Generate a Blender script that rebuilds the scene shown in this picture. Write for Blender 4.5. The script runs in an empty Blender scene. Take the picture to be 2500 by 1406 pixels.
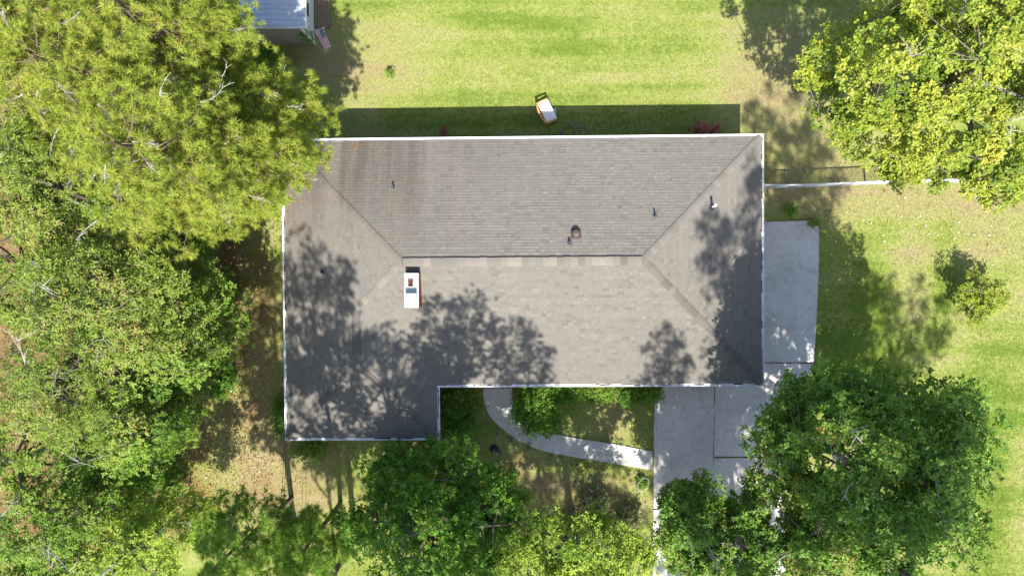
import bpy, math, random
import numpy as np
from mathutils import Vector, Matrix, Euler

random.seed(7)
RNG = np.random.default_rng(7)
scene = bpy.context.scene
COL = scene.collection

# ------------------------------------------------------------------ camera
H = 34.0
FPX = 2500 * 24 / 36.0
CAM_ROT = Euler((math.radians(-0.9), math.radians(1.0), 0.0), 'XYZ')
cam_data = bpy.data.cameras.new('camera')
cam_data.lens = 24.0
cam_data.sensor_width = 36.0
cam_data.clip_start = 0.1
cam_data.clip_end = 2000
cam = bpy.data.objects.new('camera', cam_data)
COL.objects.link(cam)
cam.location = (0, 0, H)
cam.rotation_euler = CAM_ROT
scene.camera = cam

# ------------------------------------------------------------------ light
SUN_DIR = Vector((0.068, -0.73, 1.0)).normalized()      # towards the sun
world = bpy.data.worlds.new('World')
scene.world = world
world.use_nodes = True
wn = world.node_tree
bg = wn.nodes['Background']
sky = wn.nodes.new('ShaderNodeTexSky')
sky.sky_type = 'NISHITA'
sky.sun_disc = False
sky.sun_elevation = math.asin(SUN_DIR.z)
sky.sun_rotation = math.radians(180 - 5)
sky.dust_density = 1.5
wn.links.new(sky.outputs[0], bg.inputs[0])
bg.inputs[1].default_value = 0.12
sun_d = bpy.data.lights.new('sun', 'SUN')
sun_d.energy = 5.0
sun_d.angle = math.radians(0.53)
sun_d.color = (1.0, 0.95, 0.86)
sun = bpy.data.objects.new('sun', sun_d)
COL.objects.link(sun)
sun.location = (5, -40, 60)
sun.rotation_euler = (-SUN_DIR).to_track_quat('-Z', 'Y').to_euler()

vs = scene.view_settings
vs.view_transform = 'Standard'
vs.look = 'None'
vs.gamma = 1.0
vs.use_curve_mapping = False
vs.exposure = 1.08
scene.render.engine = 'CYCLES'
scene.cycles.max_bounces = 6
scene.cycles.diffuse_bounces = 4
scene.cycles.glossy_bounces = 2
scene.cycles.transmission_bounces = 4
scene.cycles.use_denoising = True
scene.cycles.sample_clamp_indirect = 6.0

CAM_M = np.array(CAM_ROT.to_matrix())


def at(px, py, z=0.0):
    """photo pixel (2500 x 1406) at height z -> world point"""
    d = CAM_M @ np.array([(px - 1250) / FPX, (703 - py) / FPX, -1.0])
    t = (z - H) / d[2]
    return np.array([d[0] * t, d[1] * t, z])


def atl(pts, z=0.0):
    return [at(x, y, z) for x, y in pts]


# ------------------------------------------------------------------ materials
class NT:
    def __init__(self, name):
        self.m = bpy.data.materials.new(name)
        self.m.use_nodes = True
        self.t = self.m.node_tree
        self.b = self.t.nodes['Principled BSDF']
        self.out = self.t.nodes['Material Output']

    def n(self, typ, **kw):
        nd = self.t.nodes.new(typ)
        for k, v in kw.items():
            if k.startswith('i_'):
                key = k[2:]
                key = int(key) if key.isdigit() else key.replace('_', ' ')
                nd.inputs[key].default_value = v
            else:
                setattr(nd, k, v)
        return nd

    def l(self, a, b):
        self.t.links.new(a, b)

    def noise(self, scale, detail=4, rough=0.55, vec=None, dist=0.0):
        nd = self.n('ShaderNodeTexNoise')
        nd.inputs['Scale'].default_value = scale
        nd.inputs['Detail'].default_value = detail
        nd.inputs['Roughness'].default_value = rough
        nd.inputs['Distortion'].default_value = dist
        if vec is not None:
            self.l(vec, nd.inputs['Vector'])
        return nd.outputs['Fac']

    def pos(self, scale=None):
        g = self.n('ShaderNodeNewGeometry').outputs['Position']
        if scale is None:
            return g
        mp = self.n('ShaderNodeMapping')
        mp.inputs['Scale'].default_value = scale
        self.l(g, mp.inputs['Vector'])
        return mp.outputs[0]

    def attr(self, name, out='Fac'):
        a = self.n('ShaderNodeAttribute')
        a.attribute_name = name
        return a.outputs[out]

    def math(self, op, a, b=None, c=None, clamp=False):
        nd = self.n('ShaderNodeMath', operation=op, use_clamp=clamp)
        for i, v in enumerate((a, b, c)):
            if v is None:
                continue
            if isinstance(v, (int, float)):
                nd.inputs[i].default_value = v
            else:
                self.l(v, nd.inputs[i])
        return nd.outputs[0]

    def rng(self, v, a, b, c=0.0, d=1.0):
        nd = self.n('ShaderNodeMapRange')
        self.l(v, nd.inputs[0])
        for i, x in enumerate((a, b, c, d)):
            nd.inputs[i + 1].default_value = x
        return nd.outputs[0]

    def mix(self, f, a, b, blend='MIX'):
        nd = self.n('ShaderNodeMix', data_type='RGBA', blend_type=blend)
        for s, v in ((0, f), (6, a), (7, b)):
            if isinstance(v, (int, float)):
                nd.inputs[s].default_value = v
            elif isinstance(v, tuple):
                nd.inputs[s].default_value = (*v, 1)
            else:
                self.l(v, nd.inputs[s])
        return nd.outputs[2]

    def ramp(self, f, stops):
        nd = self.n('ShaderNodeValToRGB')
        el = nd.color_ramp.elements
        while len(el) < len(stops):
            el.new(0.5)
        for e, (p, c) in zip(el, stops):
            e.position = p
            e.color = (*c, 1)
        self.l(f, nd.inputs[0])
        return nd.outputs[0]

    def color(self, c):
        if isinstance(c, tuple):
            self.b.inputs['Base Color'].default_value = (*c, 1)
        else:
            self.l(c, self.b.inputs['Base Color'])

    def rough(self, r, spec=0.3):
        self.b.inputs['Roughness'].default_value = r
        self.b.inputs['Specular IOR Level'].default_value = spec

    def bump(self, h, strength=0.3, dist=0.02):
        nd = self.n('ShaderNodeBump')
        nd.inputs['Strength'].default_value = strength
        nd.inputs['Distance'].default_value = dist
        self.l(h, nd.inputs['Height'])
        self.l(nd.outputs[0], self.b.inputs['Normal'])


def simple(name, c, rough=0.6, var=0.25, scale=8.0, metal=0.0, spec=0.3):
    m = NT(name)
    f = m.noise(scale, 5, vec=m.pos())
    k = m.rng(f, 0.25, 0.75, 1 - var, 1 + var)
    m.color(m.mix(1.0, c, k, 'MULTIPLY'))
    m.rough(rough, spec)
    m.b.inputs['Metallic'].default_value = metal
    return m.m


def leaf_mat(name, stops, trans=0.35, tcol=(1.15, 1.1, 0.6), rough=0.5, spec=0.35):
    m = NT(name)
    c = m.ramp(m.attr('tint'), stops)
    m.color(c)
    m.rough(rough, spec)
    tr = m.n('ShaderNodeBsdfTranslucent')
    m.l(m.mix(1.0, c, tcol, 'MULTIPLY'), tr.inputs[0])
    mx = m.n('ShaderNodeMixShader')
    mx.inputs[0].default_value = trans
    m.l(m.b.outputs[0], mx.inputs[1])
    m.l(tr.outputs[0], mx.inputs[2])
    m.l(mx.outputs[0], m.out.inputs[0])
    return m.m


M = {}
M['white'] = simple('white_painted_metal', (0.78, 0.79, 0.80), 0.4, 0.06, 3)
M['white_dirty'] = simple('weathered_white_metal', (0.64, 0.65, 0.67), 0.45, 0.3, 5)
M['black'] = simple('black_rubber', (0.02, 0.02, 0.022), 0.6, 0.2)
M['lead'] = simple('grey_flashing', (0.13, 0.13, 0.135), 0.5, 0.3)
M['brown_vent'] = simple('brown_painted_metal', (0.085, 0.062, 0.052), 0.5, 0.2)
M['brick'] = simple('red_brick', (0.23, 0.085, 0.06), 0.85, 0.35, 14)
M['mortar'] = simple('mortar', (0.36, 0.31, 0.28), 0.9, 0.15, 30)
M['concrete_cap'] = simple('pale_cap_concrete', (0.5, 0.5, 0.49), 0.7, 0.08, 6)
M['flue'] = simple('flue_clay_and_shade', (0.08, 0.03, 0.022), 0.9, 0.3)
M['galv'] = simple('galvanised_steel', (0.5, 0.52, 0.54), 0.45, 0.1, 5, metal=0.15)
M['wood_orange'] = simple('oiled_wood', (0.52, 0.24, 0.10), 0.55, 0.18, 20)
M['cushion'] = simple('white_cushion_cloth', (0.74, 0.74, 0.72), 0.8, 0.1, 40)
M['deckwood'] = simple('weathered_brown_boards', (0.20, 0.135, 0.085), 0.8, 0.3, 9)
M['siding'] = simple('tan_siding', (0.36, 0.31, 0.27), 0.7, 0.18, 5)
M['siding_pale'] = simple('pale_grey_siding', (0.58, 0.61, 0.60), 0.6, 0.1, 5)
M['shed_metal'] = simple('blue_grey_roof_metal', (0.42, 0.46, 0.52), 0.42, 0.12, 4, metal=0.0, spec=0.5)
M['glass'] = simple('dark_window_glass', (0.03, 0.035, 0.04), 0.1, 0.1, spec=0.6)
M['door'] = simple('dark_door_paint', (0.10, 0.04, 0.03), 0.5, 0.1)
M['stone'] = simple('grey_paver_stone', (0.15, 0.145, 0.10), 0.85, 0.25, 12)
M['cable'] = simple('black_cable', (0.02, 0.02, 0.02), 0.6, 0.1)
M['bark'] = simple('grey_bark', (0.16, 0.135, 0.11), 0.9, 0.4, 10)
M['bark_pale'] = simple('pale_grey_bark', (0.36, 0.335, 0.30), 0.85, 0.3, 9)
M['bark_pine'] = simple('pine_bark', (0.16, 0.115, 0.08), 0.9, 0.45, 9)
M['twig_grey'] = simple('dead_grey_twigs', (0.31, 0.29, 0.27), 0.85, 0.3, 9)
M['soffit'] = simple('white_soffit', (0.7, 0.7, 0.68), 0.6, 0.05)
M['debris'] = simple('gutter_debris', (0.035, 0.03, 0.025), 0.95, 0.5, 20)

# shingles: taupe, tab-by-tab tint, streaks of grime running down the slopes
m = NT('asphalt_shingle')
p = m.pos()
t = m.attr('tint')
c = m.ramp(t, [(0.0, (0.108, 0.100, 0.088)), (0.35, (0.153, 0.142, 0.124)), (0.7, (0.178, 0.164, 0.142)), (1.0, (0.216, 0.195, 0.162))])
gran = m.noise(140, 2, 0.7, vec=p)
c = m.mix(1.0, c, m.rng(gran, 0.3, 0.7, 0.86, 1.14), 'MULTIPLY')
big = m.noise(0.35, 4, 0.6, vec=p)
c = m.mix(m.rng(big, 0.35, 0.7, 0.0, 0.35), c, (0.140, 0.133, 0.124))
# streaks, strongest on the north-west part of the roof
sep = m.n('ShaderNodeSeparateXYZ')
m.l(p, sep.inputs[0])
sx, sy = sep.outputs[0], sep.outputs[1]
st = m.noise(1.0, 5, 0.6, vec=m.pos((1.5, 0.10, 0.3)), dist=0.2)
reg = m.math('MULTIPLY', m.rng(sx, -2.2, -5.5, 0, 1), m.rng(sy, 0.9, 4.5, 0, 1))
reg2 = m.math('MULTIPLY', m.rng(sx, 2.5, -2.5, 0, 0.55), m.rng(sy, 3.0, 6.2, 0, 1))
reg = m.math('MAXIMUM', reg, reg2)
f = m.math('MULTIPLY', m.rng(st, 0.36, 0.62, 0, 1), reg)
f = m.math('ADD', m.math('MULTIPLY', f, 0.52), m.math('MULTIPLY', reg, 0.18), clamp=True)
c = m.mix(f, c, (0.078, 0.065, 0.056))
st2 = m.noise(1.0, 3, 0.5, vec=m.pos((2.6, 0.07, 0.3)))
rust = m.math('MULTIPLY', m.rng(st2, 0.5, 0.75, 0, 1), m.math('MULTIPLY', m.rng(sx, -2.0, -3.6, 0, 1), m.rng(sy, 0.7, 1.6, 0, 0.4)))
c = m.mix(rust, c, (0.195, 0.15, 0.115))
m.color(c)
m.rough(0.92, 0.15)
m.bump(gran, 0.35, 0.004)
M['shingle'] = m.m

# concrete
m = NT('driveway_concrete')
p = m.pos()
a = m.noise(0.5, 6, 0.6, vec=p)
b = m.noise(6, 5, 0.65, vec=p)
g = m.noise(90, 2, 0.6, vec=p)
c = m.ramp(a, [(0.3, (0.41, 0.395, 0.36)), (0.5, (0.49, 0.475, 0.44)), (0.7, (0.55, 0.535, 0.50))])
c = m.mix(1.0, c, m.rng(b, 0.3, 0.7, 0.88, 1.1), 'MULTIPLY')
c = m.mix(1.0, c, m.rng(g, 0.3, 0.7, 0.93, 1.07), 'MULTIPLY')
stn = m.noise(1.3, 3, 0.7, vec=p, dist=0.6)
c = m.mix(m.rng(stn, 0.52, 0.72, 0, 0.5), c, (0.30, 0.275, 0.24))
m.color(c)
m.rough(0.85, 0.2)
m.bump(g, 0.15, 0.004)
M['concrete'] = m.m
M['joint'] = simple('joint_dirt', (0.26, 0.24, 0.21), 0.95, 0.3)

# ground
m = NT('lawn_ground')
p = m.pos()
dry, dirt = m.attr('dry'), m.attr('dirt')
n1 = m.noise(0.55, 5, 0.6, vec=p)
n2 = m.noise(4.0, 5, 0.65, vec=p)
n3 = m.noise(45.0, 3, 0.7, vec=p)
n4 = m.noise(8.0, 5, 0.75, vec=p)
mow = m.noise(1.0, 3, 0.5, vec=m.pos((0.10, 1.3, 1)))
d = m.math('ADD', dry, m.math('MULTIPLY', m.math('SUBTRACT', n1, 0.5), 0.75))
d = m.math('ADD', d, m.math('MULTIPLY', m.math('SUBTRACT', n2, 0.5), 0.7))
d = m.math('ADD', d, m.math('MULTIPLY', m.math('SUBTRACT', mow, 0.5), 1.1), clamp=True)
gc = m.ramp(d, [(0.0, (0.120, 0.180, 0.026)), (0.3, (0.210, 0.248, 0.058)), (0.55, (0.262, 0.268, 0.095)), (0.8, (0.265, 0.238, 0.105)), (1.0, (0.285, 0.238, 0.125))])
gc = m.mix(1.0, gc, m.rng(n3, 0.25, 0.75, 0.62, 1.38), 'MULTIPLY')
gc = m.mix(1.0, gc, m.rng(n4, 0.25, 0.75, 0.74, 1.26), 'MULTIPLY')
dc = m.ramp(n2, [(0.3, (0.085, 0.052, 0.024)), (0.5, (0.17, 0.108, 0.05)), (0.7, (0.27, 0.18, 0.09))])
dc = m.mix(1.0, dc, m.rng(n3, 0.25, 0.75, 0.6, 1.4), 'MULTIPLY')
df = m.math('ADD', dirt, m.math('MULTIPLY', m.math('SUBTRACT', n2, 0.5), 0.9))
df = m.math('ADD', df, m.math('MULTIPLY', m.math('SUBTRACT', n4, 0.5), 0.5))
df = m.rng(df, 0.35, 0.65, 0, 1)
m.color(m.mix(df, gc, dc))
m.rough(0.95, 0.1)
m.bump(m.math('ADD', n3, n4), 0.8, 0.03)
M['ground'] = m.m
# grass blades take the same dryness
M['grass'] = leaf_mat('grass_blades', [(0.0, (0.136, 0.200, 0.028)), (0.3, (0.229, 0.270, 0.062)), (0.55, (0.282, 0.291, 0.100)), (0.8, (0.290, 0.261, 0.119)), (1.0, (0.326, 0.265, 0.142))], 0.35, (1.1, 1.1, 0.6), 0.7, 0.15)

# foliage
M['pine'] = leaf_mat('pine_needles', [(0.0, (0.185, 0.262, 0.038)), (0.5, (0.319, 0.385, 0.057)), (0.85, (0.420, 0.451, 0.085)), (1.0, (0.386, 0.295, 0.095))], 0.32, (1.1, 1.1, 0.55), 0.6, 0.15)
M['pine_blue'] = leaf_mat('blue_green_pine_needles', [(0.0, (0.15, 0.27, 0.04)), (0.5, (0.26, 0.40, 0.065)), (1.0, (0.38, 0.48, 0.09))], 0.35, (1.0, 1.1, 0.6), 0.6, 0.15)
M['olive'] = leaf_mat('olive_slender_leaves', [(0.0, (0.090, 0.155, 0.018)), (0.5, (0.190, 0.270, 0.036)), (0.9, (0.311, 0.346, 0.083)), (1.0, (0.296, 0.238, 0.083))], 0.24, (1.1, 1.1, 0.5), 0.45, 0.3)
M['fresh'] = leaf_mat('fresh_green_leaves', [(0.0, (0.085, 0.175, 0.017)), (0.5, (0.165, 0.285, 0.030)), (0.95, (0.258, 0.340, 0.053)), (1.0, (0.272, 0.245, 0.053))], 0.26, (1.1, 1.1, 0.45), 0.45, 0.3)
M['bright'] = leaf_mat('bright_green_leaves', [(0.0, (0.15, 0.26, 0.026)), (0.5, (0.28, 0.40, 0.045)), (1.0, (0.42, 0.50, 0.08))], 0.3, (1.1, 1.1, 0.45), 0.45, 0.3)
M['lime'] = leaf_mat('yellow_green_leaves', [(0.0, (0.115, 0.195, 0.020)), (0.4, (0.238, 0.304, 0.032)), (0.85, (0.360, 0.400, 0.048)), (1.0, (0.420, 0.405, 0.06))], 0.27, (1.1, 1.1, 0.45), 0.45, 0.3)
M['oak'] = leaf_mat('dark_oak_leaves', [(0.0, (0.09, 0.18, 0.026)), (0.5, (0.155, 0.29, 0.04)), (0.95, (0.25, 0.38, 0.06)), (1.0, (0.30, 0.22, 0.06))], 0.35, (1.1, 1.1, 0.5), 0.45, 0.3)
M['deep'] = leaf_mat('deep_green_leaves', [(0.0, (0.067, 0.171, 0.017)), (0.5, (0.119, 0.270, 0.025)), (0.95, (0.228, 0.378, 0.043)), (1.0, (0.380, 0.378, 0.067))], 0.38, (1.1, 1.1, 0.45), 0.45, 0.3)
M['red'] = leaf_mat('reddish_leaves', [(0.0, (0.20, 0.05, 0.04)), (0.6, (0.38, 0.14, 0.11)), (1.0, (0.48, 0.24, 0.19))], 0.25, (1.1, 0.8, 0.7), 0.5, 0.3)
M['strap'] = leaf_mat('pale_strap_leaves', [(0.0, (0.10, 0.15, 0.04)), (0.6, (0.24, 0.26, 0.11)), (1.0, (0.40, 0.38, 0.22))], 0.25, (1.0, 1.0, 0.7), 0.5, 0.3)
M['litter'] = leaf_mat('fallen_leaf_litter', [(0.0, (0.10, 0.05, 0.025)), (0.4, (0.24, 0.13, 0.06)), (0.75, (0.42, 0.25, 0.09)), (0.95, (0.45, 0.36, 0.22)), (1.0, (0.7, 0.66, 0.58))], 0.1, (1, 1, 1), 0.7, 0.2)
M['straw'] = leaf_mat('orange_pine_straw', [(0.0, (0.26, 0.12, 0.04)), (1.0, (0.5, 0.27, 0.10))], 0.1, (1, 1, 1), 0.7, 0.2)


# ------------------------------------------------------------------ mesh helpers
def link(o, parent=None):
    COL.objects.link(o)
    if parent is not None:
        o.parent = parent
    return o


def tag(o, label=None, cat=None, group=None, kind=None):
    if label:
        o['label'] = label
    if cat:
        o['category'] = cat
    if group:
        o['group'] = group
    if kind:
        o['kind'] = kind
    return o


def empty(name, loc=(0, 0, 0), rz=0.0):
    o = bpy.data.objects.new(name, None)
    o.empty_display_size = 0.3
    o.location = loc
    o.rotation_euler = (0, 0, rz)
    return link(o)


def np_mesh(name, V, Fc, mat, parent=None, attrs=None, smooth=False):
    """V (n,3), Fc (m,k) all the same polygon size"""
    V = np.asarray(V, dtype=np.float32)
    Fc = np.asarray(Fc, dtype=np.int32)
    me = bpy.data.meshes.new(name)
    k = Fc.shape[1]
    me.vertices.add(len(V))
    me.vertices.foreach_set('co', V.ravel())
    me.loops.add(Fc.size)
    me.loops.foreach_set('vertex_index', Fc.ravel())
    me.polygons.add(len(Fc))
    me.polygons.foreach_set('loop_start', np.arange(0, Fc.size, k, dtype=np.int32))
    me.update(calc_edges=True)
    me.polygons.foreach_set('use_smooth', np.full(len(Fc), smooth))
    for an, (dom, arr) in (attrs or {}).items():
        at_ = me.attributes.new(an, 'FLOAT', dom)
        at_.data.foreach_set('value', np.asarray(arr, dtype=np.float32))
    me.materials.append(mat)
    return link(bpy.data.objects.new(name, me), parent)


class MB:
    def __init__(self):
        self.v, self.f, self.t = [], [], []
        self.tint = 0.5

    def add(self, vs_, fs):
        o = len(self.v)
        self.v += [tuple(map(float, q)) for q in vs_]
        self.f += [tuple(i + o for i in q) for q in fs]
        self.t += [self.tint] * len(fs)
        return self

    def box(self, c, s, rz=0.0, mat=None):
        x, y, z = s[0] / 2, s[1] / 2, s[2] / 2
        vv = [Vector((a * x, b * y, d * z)) for a in (-1, 1) for b in (-1, 1) for d in (-1, 1)]
        R_ = mat if mat is not None else Matrix.Rotation(rz, 3, 'Z')
        vv = [R_ @ q + Vector(c) for q in vv]
        return self.add(vv, [(0, 1, 3, 2), (4, 6, 7, 5), (0, 4, 5, 1), (2, 3, 7, 6), (0, 2, 6, 4), (1, 5, 7, 3)])

    def prism(self, pts, z0, z1):
        """pts: plan polygon; z0,z1 floats"""
        n = len(pts)
        vv = [(q[0], q[1], z0) for q in pts] + [(q[0], q[1], z1) for q in pts]
        area = sum(pts[i][0] * pts[(i + 1) % n][1] - pts[(i + 1) % n][0] * pts[i][1] for i in range(n))
        fs = [tuple(range(n - 1, -1, -1)), tuple(range(n, 2 * n))] + [(i, (i + 1) % n, n + (i + 1) % n, n + i) for i in range(n)]
        if area < 0:
            fs = [tuple(reversed(q)) for q in fs]
        return self.add(vv, fs)

    def tube(self, pts, radii, n=6, caps=True):
        pts = [Vector(q) for q in pts]
        if isinstance(radii, (int, float)):
            radii = [radii] * len(pts)
        vv, fs = [], []
        for i, q in enumerate(pts):
            d = (pts[min(i + 1, len(pts) - 1)] - pts[max(i - 1, 0)])
            d = d.normalized() if d.length > 1e-9 else Vector((0, 0, 1))
            a = d.cross(Vector((0, 0, 1)) if abs(d.z) < 0.95 else Vector((1, 0, 0))).normalized()
            b = d.cross(a)
            for k in range(n):
                w = 2 * math.pi * k / n
                vv.append(q + (a * math.cos(w) + b * math.sin(w)) * radii[i])
        for i in range(len(pts) - 1):
            for k in range(n):
                k2 = (k + 1) % n
                fs.append((i * n + k, i * n + k2, (i + 1) * n + k2, (i + 1) * n + k))
        if caps:
            fs.append(tuple(range(n)))
            fs.append(tuple(range(len(pts) * n - 1, (len(pts) - 1) * n - 1, -1)))
        return self.add(vv, fs)

    def lathe(self, prof, c, n=16):
        vv, fs = [], []
        for r, z in prof:
            for k in range(n):
                w = 2 * math.pi * k / n
                vv.append((c[0] + r * math.cos(w), c[1] + r * math.sin(w), c[2] + z))
        for i in range(len(prof) - 1):
            for k in range(n):
                k2 = (k + 1) % n
                fs.append((i * n + k, i * n + k2, (i + 1) * n + k2, (i + 1) * n + k))
        fs.append(tuple(range(n - 1, -1, -1)))
        fs.append(tuple(range((len(prof) - 1) * n, len(prof) * n)))
        return self.add(vv, fs)

    def build(self, name, mat, parent=None, smooth=False, tint=False):
        me = bpy.data.meshes.new(name)
        me.from_pydata(self.v, [], self.f)
        if tint:
            a = me.attributes.new('tint', 'FLOAT', 'FACE')
            a.data.foreach_set('value', np.array(self.t, dtype=np.float32))
        if smooth:
            me.polygons.foreach_set('use_smooth', [True] * len(me.polygons))
        me.materials.append(mat)
        return link(bpy.data.objects.new(name, me), parent)


def inside(poly, X, Y):
    """vectorised point in polygon"""
    res = np.zeros(X.shape, bool)
    n = len(poly)
    for i in range(n):
        x1, y1 = poly[i][0], poly[i][1]
        x2, y2 = poly[(i + 1) % n][0], poly[(i + 1) % n][1]
        c = (y1 > Y) != (y2 > Y)
        xi = (x2 - x1) * (Y - y1) / ((y2 - y1) if abs(y2 - y1) > 1e-9 else 1e-9) + x1
        res ^= c & (X < xi)
    return res


# ------------------------------------------------------------------ plan of the hard surfaces
YAW = math.radians(0.393)
RZ = Matrix.Rotation(YAW, 3, 'Z')
XL, XR, YT, YB, XW, YW = -10.956, 10.777, 6.283, -4.895, -4.02, -7.326
ZE, PITCH = 2.8, 0.28


def hw(x, y, z=0.0):
    q = RZ @ Vector((x, y, z))
    return (q.x, q.y, q.z)


INS = 0.42
house_foot = [hw(*q)[:2] for q in [(XL + INS, YT - INS), (XR - INS, YT - INS), (XR - INS, YB + INS), (XW - INS, YB + INS), (XW - INS, YW + INS), (XL + INS, YW + INS)]]

SLABS = [
    [(1800, 541), (1900, 541), (1975, 538), (1998, 542), (1999, 600), (1998, 660), (1996, 720), (1993, 780), (1990, 835), (1986, 884), (1800, 884)],
    [(1746, 905), (1800, 905), (1800, 887), (1985, 887), (1966, 960), (1944, 1040), (1930, 1114), (1742, 1114)],
    [(1598, 905), (1744, 905), (1740, 1240), (1595, 1240)],
    [(1742, 1117), (1930, 1117), (1918, 1250), (1915, 1470), (1739, 1470), (1740, 1240)],
    [(1595, 1243), (1738, 1243), (1737, 1470), (1592, 1470)],
]
SLABS_W = [[at(*q)[:2] for q in s] for s in SLABS]
W_OUT = [(1180, 946), (1180, 962), (1182, 982), (1189, 1003), (1200, 1021), (1217, 1038), (1240, 1057), (1268, 1076), (1302, 1092), (1342, 1104), (1411, 1117), (1470, 1126), (1502, 1132), (1550, 1140), (1592, 1147)]
W_IN = [(1251, 946), (1251, 962), (1252, 980), (1256, 1000), (1263, 1017), (1276, 1034), (1290, 1043), (1307, 1050), (1332, 1056), (1360, 1060), (1418, 1071), (1465, 1078), (1505, 1084), (1550, 1093), (1593, 1101)]
W_CUTS = [(0, 4), (4, 7), (7, 10), (10, 12), (12, 14)]
SHED = dict(x0=at(636, 106)[0], x1=at(768, 108)[0], y0=at(700, 108)[1], y1=at(700, 108)[1] + 4.6)
shed_foot = [(SHED['x0'], SHED['y0']), (SHED['x1'] + 0.9, SHED['y0']), (SHED['x1'] + 0.9, SHED['y1']), (SHED['x0'], SHED['y1'])]
walk_poly = [at(*q)[:2] for q in W_OUT] + [at(*q)[:2] for q in reversed(W_IN)]
HARD = SLABS_W + [walk_poly, house_foot, shed_foot]

# ------------------------------------------------------------------ ground sheet
GX = np.concatenate([[-900, -400, -150, -70], np.arange(-42, 42.01, 0.4), [70, 150, 400, 900]])
GY = np.concatenate([[-900, -400, -150, -60], np.arange(-30, 26.01, 0.4), [60, 150, 400, 900]])
gxx, gyy = np.meshgrid(GX, GY)

# px, py, radius px (x, y), amount
DRY = [(850, 170, 80, 110, 0.35), (960, 180, 110, 80, 0.35), (1000, 60, 90, 60, 0.15), (1230, 150, 130, 70, 0.22), (1530, 187, 120, 14, 0.35), (1650, 60, 250, 50, 0.10),
       (1820, 200, 90, 130, 0.30), (1930, 300, 110, 150, 0.40), (2080, 420, 200, 90, 0.39), (2200, 470, 220, 50, 0.35), (2010, 480, 80, 60, 0.21),
       (2230, 680, 60, 120, 0.39), (2420, 590, 120, 90, 0.42), (2200, 620, 110, 40, 0.28), (2470, 470, 90, 80, 0.28), (2330, 520, 120, 60, 0.24),
       (2330, 850, 70, 110, 0.32), (2480, 730, 60, 60, 0.24), (2490, 1130, 40, 60, 0.39), (2480, 930, 50, 60, 0.17), (2490, 1300, 60, 80, 0.39),
       (640, 850, 70, 200, 0.45), (620, 1150, 90, 150, 0.55), (740, 1180, 120, 110, 0.50), (1500, 1030, 70, 60, 0.45), (1430, 1240, 150, 80, 0.50), (1300, 1150, 90, 80, 0.45),
       (880, 300, 60, 60, 0.20), (780, 150, 60, 60, 0.30), (1880, 470, 60, 50, 0.30), (1950, 120, 150, 120, 0.40)]
GREEN = [(2330, 800, 300, 420, .12), (1500, 110, 300, 60, .25), (1250, 60, 120, 70, .2), (2130, 700, 45, 120, .25), (2300, 700, 30, 160, .35), (2420, 1000, 70, 140, .35), (2440, 1250, 60, 200, .3), (1150, 230, 200, 30, .15),
         (1300, 300, 500, 28, .2), (2080, 850, 110, 120, .25), (2200, 560, 120, 40, .15)]
DIRT = [(640, 720, 60, 200, .56), (620, 1000, 65, 90, .55), (640, 1180, 80, 70, .5), (760, 1190, 70, 60, .45), (1420, 1240, 120, 60, .42), (-150, 700, 420, 900, 1.0), (200, 100, 330, 300, .9), (560, 640, 45, 220, .8), (575, 850, 45, 120, .7), (530, 480, 60, 70, .8), (600, 180, 60, 60, .75), (650, 385, 60, 30, .8), (440, 1230, 110, 110, .85), (480, 1080, 60, 90, .7), (545, 1000, 45, 90, .45),
        (300, 700, 260, 600, .9), (150, 1250, 260, 200, .9), (300, 250, 330, 250, .8), (700, 1330, 120, 60, .4), (1000, 1250, 230, 150, .55), (1270, 1130, 45, 60, .55), (1270, 1230, 30, 40, .5),
        (1130, 1040, 60, 40, .5), (1290, 315, 220, 22, .35), (1110, 1000, 60, 70, .6), (1310, 1010, 60, 60, .6), (1430, 955, 180, 16, .6), (1360, 990, 40, 30, .4), (1470, 1330, 120, 60, .4), (700, 150, 60, 40, .6),
        (950, 330, 150, 18, .4), (1960, 537, 60, 8, .7), (780, 1100, 110, 20, .5), (1000, 1085, 80, 25, .5)]


def field(X, Y):
    dry = np.full(X.shape, 0.30)
    dirt = np.zeros(X.shape)
    for lst, sgn, tgt in ((DRY, 1, 'd'), (GREEN, -1, 'd'), (DIRT, 1, 's')):
        for px, py, rx, ry, a in lst:
            c = at(px, py)
            g = a * np.exp(-(((X - c[0]) / (rx * 0.0204)) ** 2 + ((Y - c[1]) / (ry * 0.0204)) ** 2))
            if tgt == 'd':
                dry += sgn * g
            else:
                dirt = np.maximum(dirt, g)
    return np.clip(dry, 0, 1), np.clip(dirt, 0, 1)


dryg, dirtg = field(gxx, gyy)
gz = 0.03 * np.sin(gxx * 0.35 + 1) * np.cos(gyy * 0.28) - 0.035
nx_, ny_ = len(GX), len(GY)
idx = np.arange(nx_ * ny_).reshape(ny_, nx_)
gf = np.stack([idx[:-1, :-1], idx[:-1, 1:], idx[1:, 1:], idx[1:, :-1]], -1).reshape(-1, 4)
ground = np_mesh('ground', np.stack([gxx.ravel(), gyy.ravel(), gz.ravel()], 1), gf, M['ground'], None,
                 {'dry': ('POINT', dryg.ravel()), 'dirt': ('POINT', dirtg.ravel())}, True)
tag(ground, 'lawn and bare soil around the house', None, None, 'structure')


def ground_z(X, Y):
    return 0.03 * np.sin(X * 0.35 + 1) * np.cos(Y * 0.28) - 0.035


# ------------------------------------------------------------------ driveway and front walk
drive = MB()
for s in SLABS_W:
    drive.prism([(q[0], q[1]) for q in s], -0.12, 0.023)
drive = tag(drive.build('driveway', M['joint']), 'pale concrete driveway of large slabs beside the house', None, None, 'structure')


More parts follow.
